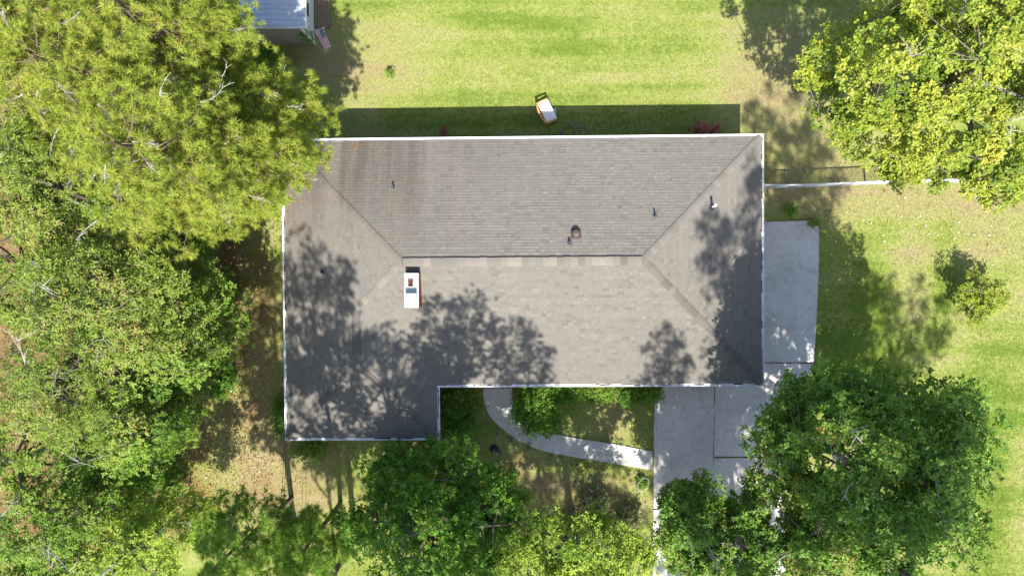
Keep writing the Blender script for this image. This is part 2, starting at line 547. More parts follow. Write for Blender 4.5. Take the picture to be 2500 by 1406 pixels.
def inset(poly, d):
    n = len(poly)
    P = [Vector((q[0], q[1])) for q in poly]
    area = sum(P[i].x * P[(i + 1) % n].y - P[(i + 1) % n].x * P[i].y for i in range(n))
    sg = 1 if area > 0 else -1
    out = []
    for i in range(n):
        e1 = (P[i] - P[i - 1]).normalized()
        e2 = (P[(i + 1) % n] - P[i]).normalized()
        n1 = Vector((-e1.y, e1.x)) * sg
        n2 = Vector((-e2.y, e2.x)) * sg
        b = (n1 + n2)
        b = b / max(b.dot(n1), 0.3)
        out.append(P[i] + b * d)
    return [(q.x, q.y) for q in out]


def rough_edge(poly, step=0.35, amp=0.012):
    out = []
    n = len(poly)
    for i in range(n):
        a, b = Vector(poly[i][:2]), Vector(poly[(i + 1) % n][:2])
        L = (b - a).length
        k = max(1, int(L / step))
        d = (b - a) / max(L, 1e-6)
        nn = Vector((-d.y, d.x))
        for j in range(k):
            q = a + (b - a) * (j / k)
            if j:
                q = q + nn * random.uniform(-amp, amp)
            out.append((q.x, q.y))
    return out


for s in SLABS_W:
    MB().prism(rough_edge(inset([(q[0], q[1]) for q in s], 0.004), 0.22, 0.022), -0.1, 0.03).build('slab', M['concrete'], drive)
walk = MB()
walk.prism([(q[0], q[1]) for q in walk_poly], -0.12, 0.021)
walk = tag(walk.build('front_walk', M['joint']), 'curved pale concrete front walk joining porch and driveway', None, None, 'structure')
for a_, b_ in W_CUTS:
    pl = [at(*q)[:2] for q in W_OUT[a_:b_ + 1]] + [at(*q)[:2] for q in reversed(W_IN[a_:b_ + 1])]
    MB().prism(rough_edge(inset([(q[0], q[1]) for q in pl], 0.006), 0.3, 0.01), -0.1, 0.028).build('slab', M['concrete'], walk)

# ------------------------------------------------------------------ house
house = tag(empty('house', (0, 0, 0), 0.0), 'long single storey brick house with grey-brown hip roof and white gutters', 'house')


def roof_z(x, y):
    """height of the roof plane at house-local x, y"""
    d1 = min(x - XL, XR - x, YT - y, y - YB)
    d2 = min(x - XL, XW - x, YT - y, y - YW)
    return ZE + PITCH * max(d1, d2)


HD = (YT - YB) / 2
RY = (YT + YB) / 2
RLx, RRx = XL + HD, XR - HD
WH = (XW - XL) / 2
WX = (XL + XW) / 2
JY = RY - (RLx - WX)
AY = YW + WH
ZR, ZW = ZE + PITCH * HD, ZE + PITCH * WH
TL, TR, BR, IN_, WR, WL = (XL, YT), (XR, YT), (XR, YB), (XW, YB), (XW, YW), (XL, YW)
RL, RR, J, A = (RLx, RY), (RRx, RY), (WX, JY), (WX, AY)


def rp(q, dz=0.0):
    return hw(q[0], q[1], roof_z(*q) + dz)


# walls (brick-faced) with soffit
wl = MB()
wl.prism([(q[0], q[1]) for q in house_foot], -0.1, 2.62)
M['brickwall'] = NT('brick_wall')
bw = M['brickwall']
br = bw.n('ShaderNodeTexBrick')
tc = bw.n('ShaderNodeTexCoord')
bw.l(tc.outputs['Object'], br.inputs['Vector'])
br.inputs['Color1'].default_value = (0.22, 0.085, 0.06, 1)
br.inputs['Color2'].default_value = (0.28, 0.12, 0.085, 1)
br.inputs['Mortar'].default_value = (0.4, 0.36, 0.33, 1)
br.inputs['Scale'].default_value = 4.0
bw.color(br.outputs[0])
bw.rough(0.9)
M['brickwall'] = bw.m
wl.build('wall', M['brickwall'], house)
sf = MB()
sf.prism([hw(*q)[:2] for q in [(XL + .02, YT - .02), (XR - .02, YT - .02), (XR - .02, YB + .02), (XW - .02, YB + .02), (XW - .02, YW + .02), (XL + .02, YW + .02)]], 2.63, 2.70)
sf.build('soffit', M['soffit'], house)

for x, w, y, nrm in [(-9.2, 1.4, YW + INS, -1), (-6.2, 1.4, YW + INS, -1), (-0.6, 1.6, YB + INS, -1), (3.0, 1.8, YB + INS, -1), (-6, 1.6, YT - INS, 1), (1, 1.6, YT - INS, 1), (6, 1.2, YT - INS, 1)]:
    fo = MB().box(hw(x, y + nrm * 0.03, 1.55), (w, 0.08, 1.25), YAW).build('window', M['white'], house)
    for sx_ in (-1, 1):
        MB().box(hw(x + sx_ * w * 0.24, y + nrm * 0.075, 1.55), (w * 0.43, 0.02, 1.1), YAW).build('pane', M['glass'], fo)
dr = MB().box(hw(-2.4, YB + INS - 0.03, 1.05), (1.0, 0.08, 2.1), YAW).build('front_door', M['door'], house)
MB().box(hw(-2.05, YB + INS - 0.10, 1.0), (0.05, 0.06, 0.12), YAW).build('handle', M['lead'], dr)
gd = MB().box(hw(XR - INS + 0.02, 0.8, 1.05), (0.06, 4.8, 2.1), YAW).build('garage_door', M['white'], house)
for k in range(4):
    MB().box(hw(XR - INS + 0.06, 0.8, 0.28 + k * 0.52), (0.03, 4.7, 0.47), YAW).build('door_panel', M['white_dirty'], gd)

# roof deck
dk = MB()
for poly in [(TL, TR, RR, RL), (TR, BR, RR), (BR, IN_, J, RL, RR), (IN_, WR, A, J), (WR, WL, A), (WL, TL, RL, J, A)]:
    dk.add([rp(q, -0.02) for q in poly], [tuple(range(len(poly)))])
roof = dk.build('roof', M['shingle'], house)

# shingles, course by course
EXPO = 0.137
planes = [  # eave start, eave end, polygon
    (TR, TL, [TR, TL, RL, RR], 'n'),
    (BR, TR, [BR, TR, RR], 'e'),
    (IN_, BR, [IN_, BR, RR, RL, J], 's'),
    (WR, IN_, [WR, IN_, J, A], 'we'),
    (WL, WR, [WL, WR, A], 'ws'),
    (TL, WL, [TL, WL, A, J, RL], 'w'),
]
SV, SF, ST = [], [], []
cand = []


def span(pl, v):
    us = []
    n = len(pl)
    for i in range(n):
        (u1, v1), (u2, v2) = pl[i], pl[(i + 1) % n]
        if (v1 <= v < v2) or (v2 <= v < v1):
            us.append(u1 + (u2 - u1) * (v - v1) / (v2 - v1))
    return (min(us), max(us)) if len(us) >= 2 else None


for e0, e1, poly, key in planes:
    E0, E1 = Vector(e0), Vector(e1)
    ud = (E1 - E0).normalized()
    vd = Vector((-ud.y, ud.x))                 # upslope, left of the eave direction
    if sum((Vector(q) - E0).dot(vd) for q in poly) < 0:
        vd = -vd
    pl = [((Vector(q) - E0).dot(ud), (Vector(q) - E0).dot(vd)) for q in poly]
    vmax = max(q[1] for q in pl)
    nrm = (Vector((-vd.x * PITCH, -vd.y * PITCH, 1))).normalized()
    k = 0
    while k * EXPO < vmax - 0.02:
        v0, v1 = k * EXPO, min((k + 1) * EXPO, vmax - 0.004)
        jt = random.uniform(-0.006, 0.006)
        s0, s1 = span(pl, v0 + 1e-3), span(pl, v1 - 1e-3)
        k += 1
        if s0 is None or s1 is None:
            continue
        u = min(s0[0], s1[0]) - random.uniform(0, 0.5)
        umax = max(s0[1], s1[1])
        tone = random.choice([0.42, 0.47, 0.5, 0.55])
        while u < umax:
            w = random.choice([0.13, 0.16, 0.2, 0.24, 0.28, 0.34])
            a0, b0 = max(u, s0[0]), min(u + w - 0.004, s0[1])
            a1, b1 = max(u, s1[0]), min(u + w - 0.004, s1[1])
            u += w
            if b0 - a0 < 0.01 and b1 - a1 < 0.01:
                continue
            b0, b1 = max(a0, b0), max(a1, b1)
            th = random.choice([0.011, 0.014, 0.019])

            def P(uu, vv, h):
                q = E0 + ud * uu + vd * vv
                z = ZE + PITCH * vv
                w3 = Vector((q.x, q.y, z)) + nrm * h
                return RZ @ w3
            vs8 = [P(a0, v0 + jt, th), P(b0, v0 + jt, th), P(b1, v1, 0.002), P(a1, v1, 0.002), P(a0, v0 + jt, -0.012), P(b0, v0 + jt, -0.012), P(b1, v1, -0.012), P(a1, v1, -0.012)]
            fs = [(0, 1, 2, 3), (4, 5, 1, 0), (4, 0, 3, 7), (5, 6, 2, 1)]
            tint = min(1, max(0, random.gauss(tone, 0.10)))
            if random.random() < 0.10:
                tint = random.choice([0.2, 0.3, 0.68, 0.76])
            full = abs((b0 - a0) - (w - 0.004)) < 1e-6 and abs((b1 - a1) - (w - 0.004)) < 1e-6
            cand.append((w * (1 if full else 0) * (1 if key in 'ns' else 0) * (1 + vs8[0].z * 0.5), vs8, fs, tint))
cand.sort(key=lambda q: -q[0])
for i, (sc_, vs8, fs, tint) in enumerate(cand):
    if i < 300:
        b_ = MB()
        b_.tint = tint
        b_.add(vs8, fs)
        b_.build('shingle', M['shingle'], roof, tint=True)
    else:
        o = len(SV)
        SV += [tuple(q) for q in vs8]
        SF += [tuple(i_ + o for i_ in q) for q in fs]
        ST += [tint] * 4
sh = np_mesh('shingle_courses', SV, SF, M['shingle'], roof, {'tint': ('FACE', ST)})
tag(sh, kind='stuff')


# hip and ridge caps
def cap_line(q0, q1, expo=0.19, half=0.15, lift=0.03, z0=None, flat=0.0, tone=(0.52, 0.16)):
    p0, p1 = Vector(rp(q0)), Vector(rp(q1))
    d = p1 - p0
    L = d.length
    d.normalize()
    sd = Vector((d.y, -d.x, 0)).normalized()
    up = sd.cross(d)
    up = up if up.z > 0 else -up
    n = int(L / expo)
    sl = 0.20 if abs(d.z) > 0.02 else PITCH
    for i in range(n):
        a = p0 + d * (L * i / n)
        b = p0 + d * (L * (i + 1) / n + 0.02)
        t0, t1 = lift + 0.010, lift + 0.002
        hh = half * random.uniform(0.95, 1.05)
        vv = []
        for q, t_ in ((a, t0), (b, t1)):
            for s_ in (-1, -0.35, 0.35, 1):
                vv.append(q + sd * s_ * hh + up * (t_ - abs(s_) * hh * sl * (1 - flat)))
            for s_ in (-1, 1):
                vv.append(q + sd * s_ * hh + up * (t_ - hh * sl - lift - 0.01))
        fs = [(0, 6, 7, 1), (1, 7, 8, 2), (2, 8, 9, 3), (4, 10, 6, 0), (3, 9, 11, 5), (4, 0, 1, 2, 3, 5)]
        b_ = MB()
        b_.tint = min(1, max(0, random.gauss(*tone)))
        b_.add(vv, fs)
        b_.build('ridge_cap', M['shingle'], roof, tint=True)


cap_line(TL, RL, 0.25, 0.17, 0.03)
cap_line(TR, RR, 0.25, 0.17, 0.03)
cap_line(BR, RR, 0.25, 0.16, 0.03, tone=(0.12, 0.12))
cap_line(WL, A, 0.25, 0.15, 0.03, tone=(0.08, 0.1))
cap_line(WR, A, 0.25, 0.15, 0.03, tone=(0.08, 0.1))
cap_line(J, RL, 0.25, 0.15, 0.02)
cap_line(A, (J[0], J[1] + 0.2), 0.25, 0.19, 0.035, tone=(0.08, 0.1))
# raised ridge vent under the main ridge caps
rv = MB()
rv.box(hw((RLx + RRx) / 2 - 0.05, RY - 0.02, ZR - 0.005), (RRx - RLx - 0.25, 0.32, 0.075), YAW)
rv.build('ridge_vent', M['black'], roof)
cap_line((RLx + 0.1, RY - 0.02), (RRx - 0.1, RY - 0.02), 0.30, 0.19, 0.06, flat=0.6, tone=(0.62, 0.25))
# valley lining
vl = MB()
pa, pb = Vector(rp(IN_)), Vector(rp(J))
vl.tube([pa + Vector((0, 0, 0.0)), pb + Vector((0, 0, -0.01))], 0.02, 5)
vl.build('valley_flashing', M['lead'], roof)


# gutters
def gutter(q0, q1, out, parent):
    """out: outward unit vector in house frame"""
    a, b = Vector((*q0, 0)), Vector((*q1, 0))
    o = Vector((*out, 0))
    d = (b - a).normalized()
    g = MB()
    prof = [(-0.02, 2.80), (-0.02, 2.68), (0.10, 2.68), (0.125, 2.79), (0.125, 2.805), (0.105, 2.805), (0.098, 2.775), (0.0, 2.765), (0.0, 2.80)]
    ext = 0.125
    a2, b2 = a - d * ext, b + d * ext
    vv, n = [], len(prof)
    for q, s_ in ((a2, 1), (b2, -1)):
        for off, z in prof:
            # mitre the corners
            w3 = q + d * s_ * (ext - off if MITRE.get((q0, q1), (1, 1))[0 if s_ == 1 else 1] > 0 else ext + off) + o * off
            vv.append(RZ @ Vector((w3.x, w3.y, z)))
    fs = [(i, (i + 1) % n, n + (i + 1) % n, n + i) for i in range(n)] + [tuple(range(n)), tuple(range(2 * n - 1, n - 1, -1))]
    g.add(vv, fs)
    go = g.build('gutter', M['white'] if out == (0, 1) else M['white_dirty'], parent)
    # a line of dirt and leaves caught along the trough
    if out != (0, 1):
        dm = MB()
        L = (b - a).length
        x = 0.15
        while x < L - 0.15:
            ln = random.uniform(0.08, 0.6)
            if random.random() < 0.62:
                c = a + d * (x + ln / 2) + o * random.uniform(0.03, 0.05)
                c = RZ @ Vector((c.x, c.y, 2.768))
                dm.box(c, (ln, random.uniform(0.02, 0.06), 0.012), math.atan2(d.y, d.x) + YAW + random.uniform(-.03, .03))
            x += ln + 0.02
        tag(dm.build('leaf_debris', M['debris'], go), kind='stuff')
    return go


MITRE = {(BR, IN_): (1, -1), (IN_, WR): (-1, 1)}
gutter(TL, TR, (0, 1), house)
gutter(TR, BR, (1, 0), house)
gutter(BR, IN_, (0, -1), house)
gutter(IN_, WR, (1, 0), house)
gutter(WR, WL, (0, -1), house)
gutter(WL, TL, (-1, 0), house)

# chimney
cx0, cx1 = at(987, 700, 4.8)[0] + 0.02, at(1021, 700, 4.8)[0]
cy1, cy0 = at(1000, 668, 4.8)[1], at(1000, 750, 4.8)[1]
ccx, ccy = (cx0 + cx1) / 2, (cy0 + cy1) / 2
cw, cl = cx1 - cx0, cy1 - cy0
ch = MB().box((ccx, ccy, 4.1), (cw - 0.03, cl - 0.03, 1.3)).build('chimney', M['mortar'], house)
nb = 0
for k in range(14):
    z = 3.68 + k * 0.077
    off = 0.1 if k % 2 else 0.0
    for side in (0, 1):
        L = cl if side == 0 else cw
        for sgn in (-1, 1):
            u = -L / 2 - off
            while u < L / 2 - 0.01:
                u0, u1 = max(u, -L / 2), min(u + 0.2, L / 2)
                u += 0.21
                if u1 - u0 < 0.04 or nb >= 300:
                    continue
                c = (ccx + sgn * cw / 2, ccy + (u0 + u1) / 2, z) if side == 0 else (ccx + (u0 + u1) / 2, ccy + sgn * cl / 2, z)
                s_ = (0.04, u1 - u0 - 0.008, 0.066) if side == 0 else (u1 - u0 - 0.008, 0.036, 0.066)
                MB().box(c, s_).build('brick', M['brick'], ch)
                nb += 1
zc = 4.78
cp = MB()
fx, fy = ccx - 0.04, at(1003, 690, 4.8)[1]
fw, fl = 0.15, 0.27
x0_, x1_, y0_, y1_ = cx0 - 0.02, cx1 + 0.01, cy0 - 0.02, cy1 + 0.02
cp.prism([(x0_, y0_), (x1_, y0_), (x1_, fy - fl / 2), (x0_, fy - fl / 2)], zc - 0.07, zc + 0.02)
cp.prism([(x0_, fy + fl / 2), (x1_, fy + fl / 2), (x1_, y1_), (x0_, y1_)], zc - 0.07, zc + 0.02)
cp.prism([(x0_, fy - fl / 2), (fx - fw / 2, fy - fl / 2), (fx - fw / 2, fy + fl / 2), (x0_, fy + fl / 2)], zc - 0.07, zc + 0.0198)
cp.prism([(fx + fw / 2, fy - fl / 2), (x1_, fy - fl / 2), (x1_, fy + fl / 2), (fx + fw / 2, fy + fl / 2)], zc - 0.07, zc + 0.0198)
cp.build('chimney_cap', M['concrete_cap'], ch)
fl_ = MB()
for sx_, sy_, w_, l_ in [(-1, 0, .03, fl + .06), (1, 0, .03, fl + .06), (0, -1, fw + .06, .03), (0, 1, fw + .06, .03)]:
    fl_.box((fx + sx_ * (fw / 2 + .018), fy + sy_ * (fl / 2 + .018), zc - 0.02), (w_, l_, 0.12))
fl_.box((fx, fy, zc - 0.022), (fw, fl, 0.01))  # dark plate across the opening stands in for the shade inside the flue
fl_.build('flue_liner_and_shade', M['flue'], ch)
bx0, bx1 = at(989, 730, 5.0)[0], at(1017, 730, 5.0)[0]
by1, by0 = at(1000, 716, 5.1)[1], at(1000, 747, 5.1)[1]
hd = MB()
hd.box(((bx0 + bx1) / 2, (by0 + by1) / 2, zc + 0.15), (bx1 - bx0 - 0.04, by1 - by0 - 0.04, 0.26))
hd_o = hd.build('flue_cover', M['white_dirty'], ch)
ld = MB()
cxx, cyy, lw, ll = (bx0 + bx1) / 2, (by0 + by1) / 2, bx1 - bx0, by1 - by0
ld.box((cxx, cyy, zc + 0.305), (lw, ll, 0.04))
ld.box((cxx, cyy, zc + 0.335), (lw * 0.72, ll * 0.72, 0.02))
for s_ in (-1, 1):
    ld.box((cxx + s_ * lw * 0.47, cyy, zc + 0.335), (0.025, ll, 0.03))
    ld.box((cxx, cyy + s_ * ll * 0.47, zc + 0.3345), (lw * 0.9, 0.025, 0.03))
ld.build('flue_lid', M['shed_metal'], hd_o)
MB().box((ccx, ccy, 3.9), (cw + 0.12, cl + 0.12, 0.10), 0, Matrix.Rotation(-math.atan(PITCH) * -1, 3, 'X')).build('flashing', M['lead'], ch)


# vents
def local(w):
    q = RZ.transposed() @ Vector(w)
    return q


def on_roof(px, py):
    z = 3.4
    for _ in range(6):
        w = at(px, py, z)
        q = local(w)
        z = roof_z(q.x, q.y)
    return at(px, py, z)


def slope_mat(w):
    q = local(w)
    e = 0.05
    gx = (roof_z(q.x + e, q.y) - roof_z(q.x - e, q.y)) / (2 * e)
    gy = (roof_z(q.x, q.y + e) - roof_z(q.x, q.y - e)) / (2 * e)
    n = Vector((-gx, -gy, 1)).normalized()
    return n.to_track_quat('Z', 'Y').to_matrix(), n


def pipe_vent(px, py, h=0.28, r=0.045, mat='lead', fl=(0.30, 0.30), collar=True):
    w = Vector(on_roof(px, py))
    R_, n = slope_mat(w)
    pv = MB()
    pv.lathe([(r, -0.05), (r, h), (r * 0.72, h), (r * 0.72, h - 0.06)], w, 14)
    o = pv.build('pipe_vent', M[mat], house)
    f = MB().box(w + n * 0.022, (fl[0], fl[1], 0.012), 0, R_)
    f.build('flashing', M['lead'], o)
    if collar:
        c = MB()
        c.lathe([(r * 2.1, 0.0), (r * 1.9, 0.05), (r * 1.15, 0.12), (r * 1.05, 0.13)], w, 14)
        c.build('collar', M['black'], o)
    return o


pipe_vent(960, 456, 0.26)
pipe_vent(1390, 592, 0.24)
pipe_vent(1599, 526, 0.34, 0.04)
pipe_vent(1738, 505, 0.62, 0.06, 'white', (0.28, 0.28))
pipe_vent(788, 664, 0.16, 0.06, 'black', (0.25, 0.25), False)
w = Vector(on_roof(1406, 570))
tv = MB()
tv.lathe([(0.11, -0.05), (0.11, 0.14), (0.165, 0.15), (0.18, 0.18), (0.15, 0.22), (0.07, 0.25), (0.005, 0.255)], w, 20)
tvo = tv.build('roof_vent', M['brown_vent'], house, True)
R_, n = slope_mat(w)
MB().box(w + n * 0.022, (0.46, 0.46, 0.012), 0, R_).build('flashing', M['brown_vent'], tvo)
# service mast with weatherhead near the corner of the front wing
w = Vector(on_roof(712, 968))
sm = MB()
sm.tube([w + Vector((0, 0, -0.6)), w + Vector((0, 0, 0.75)), w + Vector((0.02, 0.06, 0.84)), w + Vector((0.05, 0.14, 0.85)), w + Vector((0.08, 0.2, 0.78))], 0.04, 10)
smo = sm.build('service_mast', M['galv'], house)
R_, n = slope_mat(w)
MB().lathe([(0.17, 0.0), (0.15, 0.03), (0.06, 0.10)], w + n * 0.02, 16).build('flashing', M['lead'], smo)
MB().lathe([(0.07, 0), (0.09, 0.05), (0.05, 0.12)], w + Vector((0.03, 0.1, 0.74)), 12).build('weatherhead', M['lead'], smo)
MAST = w + Vector((0, 0, 0.7))
# porch step of bricks under the front eave
stp = MB()
pA, pB = at(1178, 946), at(1257, 946)
stp.box(((pA[0] + pB[0]) / 2, pA[1] + 0.28, 0.02), (pB[0] - pA[0], 0.52, 0.16))
stp = stp.build('porch_step', M['mortar'], house)
for k in range(15):
    x = pA[0] + 0.06 + k * (pB[0] - pA[0] - 0.1) / 14.0
    MB().box((x, pA[1] + 0.10, 0.07), (0.095, 0.2, 0.09)).build('brick', M['brick'], stp)
    MB().box((x, pA[1] + 0.31, 0.07), (0.095, 0.2, 0.088)).build('brick', M['brick'], stp)

# ------------------------------------------------------------------ plants: builders
def unit(a):
    return a / np.maximum(np.linalg.norm(a, axis=-1, keepdims=True), 1e-9)


def rand_dirs(n, rng):
    return unit(rng.normal(size=(n, 3)))


def frame(Aх):
    ref = np.where(np.abs(Aх[:, 2:3]) < 0.9, np.array([[0, 0, 1.0]]), np.array([[1.0, 0, 0]]))
    t1 = unit(np.cross(Aх, ref))
    t2 = np.cross(Aх, t1)
    return t1, t2


def rosettes(C, Ax, k, L, W, rng, tint, el=(0.1, 0.4), fold=0.12):
    """k leaves spreading round every centre; each leaf two faces folded along its midrib"""
    m_ = len(C)
    t1, t2 = frame(Ax)
    ph = rng.uniform(0, 6.283, (m_, 1)) + np.arange(k)[None, :] * 6.283 / k + rng.normal(0, 0.35, (m_, k))
    e = rng.normal(el[0], el[1], (m_, k))
    D0 = np.cos(ph)[..., None] * t1[:, None] + np.sin(ph)[..., None] * t2[:, None]
    D = D0 * np.cos(e)[..., None] + Ax[:, None] * np.sin(e)[..., None]
    N = unit(Ax[:, None] * np.cos(e)[..., None] - D0 * np.sin(e)[..., None] + rng.normal(0, 0.28, (m_, k, 3)))
    D = unit(D).reshape(-1, 3)
    N = N.reshape(-1, 3)
    S = unit(np.cross(N, D))
    N = np.cross(D, S)
    n = m_ * k
    Ls = (L * rng.uniform(0.5, 1.25, n))[:, None]
    Ws = (W * rng.uniform(0.75, 1.15, n))[:, None]
    B = np.repeat(C, k, 0) + D * (0.12 * Ls) + rng.normal(0, 0.25, (n, 3)) * Ls * 0.35
    q = 0.45
    V = np.stack([B, B + D * Ls * q + S * Ws * 0.5 + N * Ws * fold, B + D * Ls - N * Ls * 0.12, B + D * Ls * q - S * Ws * 0.5 + N * Ws * fold], 1).reshape(-1, 3)
    i = np.arange(n)[:, None] * 4
    F = np.concatenate([i + np.array([[0, 2, 1]]), i + np.array([[0, 3, 2]])], 1).reshape(-1, 3)
    T = np.repeat(np.clip(np.repeat(tint, k) + rng.normal(0, 0.13, n), 0, 1), 4)
    return V, F, T


def leaf_obj(name, V, F, T, mat, parent):
    return np_mesh(name, V, F, mat, parent, {'tint': ('POINT', T)})


def bez(p0, p1, p2, n):
    t_ = np.linspace(0, 1, n)[:, None]
    return (1 - t_) ** 2 * p0 + 2 * t_ * (1 - t_) * p1 + t_ ** 2 * p2


def envelope(n, c, R, Hz, rng, lobes=9, amp=0.45, zmin=-0.25, sh=0.5):
    d = rand_dirs(n * 3, rng)
    d = d[d[:, 2] > zmin][:n]
    lb = rand_dirs(lobes, rng)
    lb[:, 2] = np.abs(lb[:, 2]) * 0.6
    lb = unit(lb)
    f = np.exp(5.0 * (d @ lb.T - 1)).max(1)
    rad = (1 - amp * 0.75) + amp * f
    r_ = sh + (1 - sh) * rng.uniform(0, 1, len(d)) ** 0.55
    return c + d * (rad * r_)[:, None] * np.array([R[0], R[1], Hz]), d


BROADS = []


def broadleaf(name, label, px, py, top, R, mat, L, W, nclump=110, nros=26, k=6, seed=1, base=None, bark='bark', depth=None,
              cr=0.55, group=None, cat='tree', bare=6, amp=0.45, world_xy=None, sh=0.5, limbs=10, zmin=-0.25, spread=0.0):
    """R (m) crown radius; px,py: where the middle of the crown shows, at height top-0.35*depth"""
    rng = np.random.default_rng(seed)
    if not isinstance(R, tuple):
        R = (R, R)
    depth = depth or top * 0.5
    Hz = depth * 0.62
    zc_ = top - Hz
    c = np.array([*(world_xy or at(px, py, zc_ + Hz * 0.5)[:2]), zc_])
    bxy = np.array([c[0], c[1]]) * (1 + spread) if base is None else np.array(base)[:2]
    root = empty(name, (bxy[0], bxy[1], 0))
    tag(root, label, cat, group)
    off = np.array([bxy[0], bxy[1], 0.0])
    c = c - off
    nclump, nros = int(nclump * 0.62), int(nros * 1.45)
    P, d = envelope(nclump, c, R, Hz, rng, amp=amp, sh=sh, zmin=zmin)
    # leaves
    m_ = len(P)
    sizes = cr * rng.uniform(0.55, 1.5, m_) * 1.12
    g = rand_dirs(m_ * nros, rng).reshape(m_, nros, 3) * (rng.uniform(0, 1, (m_, nros, 1)) ** 0.42) * np.array([1.0, 1.0, 0.5])
    C = (P[:, None] + g * sizes[:, None, None]).reshape(-1, 3)
    C[:, 2] = np.maximum(C[:, 2], 0.06)
    Ax = unit(np.repeat(d * 0.35, nros, 0) + np.array([0.02, -0.12, 0.75]) + rng.normal(0, 0.38, (m_ * nros, 3)))
    tint = np.repeat(np.clip(rng.normal(0.48, 0.2, m_), 0, 1), nros) + rng.normal(0, 0.13, m_ * nros)
    V, F, T = rosettes(C, Ax, k, L, W, rng, tint)
    leaf_obj('crown', V, F, T, M[mat], root)
    # wood
    tr = MB()
    th = c[2] + Hz * 0.35
    tp = [np.array([0, 0, -0.15]), np.array([0.05, 0.03, th * 0.3]), c * np.array([0.45, 0.45, 0]) + np.array([rng.normal(0, .15), rng.normal(0, .15), th * 0.62]), np.array([c[0] * .85, c[1] * .85, th])]
    tr_r = min(0.19 if top < 20 else 0.12, max(0.06, 0.017 * top + 0.02))
    tr.tube(tp, [tr_r * 1.35, tr_r, tr_r * 0.8, tr_r * 0.4], 9)
    tr.build('trunk', M['bark'], root, True)
    br_ = MB()
    samples = []
    far = [int(rng.integers(m_))]
    for _ in range(limbs - 1):
        dd = np.min(np.linalg.norm(P[:, None] - P[far][None], axis=2), 1)
        far.append(int(dd.argmax()))
    for i in far:
        e = P[i]
        t0 = rng.uniform(0.45, 0.95)
        s0 = tp[1] + (tp[3] - tp[1]) * t0
        mid = s0 * 0.45 + e * 0.55 + np.array([0, 0, 0.06 * np.linalg.norm(e - s0)]) + rng.normal(0, 0.5, 3)
        pts = bez(s0, mid, e, 8)
        br_.tube(pts, list(np.linspace(tr_r * 0.55, 0.02, 8)), 6, False)
        samples += list(pts[2:])
    samples = np.array(samples)
    for i in range(m_):
        dd = np.linalg.norm(samples - P[i], axis=1)
        s0 = samples[int(dd.argmin())]
        if dd.min() > 0.25:
            br_.tube(bez(s0, (s0 + P[i]) / 2 + rng.normal(0, 0.12, 3), P[i], 5), list(np.linspace(0.028, 0.010, 5)), 4, False)
        for _ in range(3):
            q = C[i * nros + int(rng.integers(nros))]
            br_.tube(bez(P[i], (P[i] + q) / 2 + rng.normal(0, 0.05, 3), q, 3), [0.012, 0.009, 0.005], 3, False)
    br_.build('branches', M['bark'], root, True)
    bare = (bare + 1) // 2
    if bare:
        bb = MB()
        order = np.argsort(-(P[:, 2]))[: max(bare * 4, 8)]
        for _ in range(bare):
            i = int(rng.choice(order))
            s0 = P[i] - d[i] * 0.5
            e = P[i] + unit((d[i] * 0.5 + rng.normal(0, 0.5, 3) + np.array([0, 0, 0.35]))[None])[0] * rng.uniform(0.8, 2.0)
            pts = bez(s0, (s0 + e) / 2 + rng.normal(0, 0.12, 3), e, 5)
            bb.tube(pts, list(np.linspace(0.042, 0.009, 5)), 5, False)
            for _ in range(8):
                a = pts[int(rng.integers(1, 5))]
                q = a + rng.normal(0, 0.36, 3) + np.array([0, 0, 0.1])
                bb.tube(bez(a, (a + q) / 2 + rng.normal(0, 0.05, 3), q, 3), [0.015, 0.010, 0.005], 3, False)
        tag(bb.build('bare_twigs', M['twig_grey'], root), kind='stuff')
    BROADS.append(root)
    return root


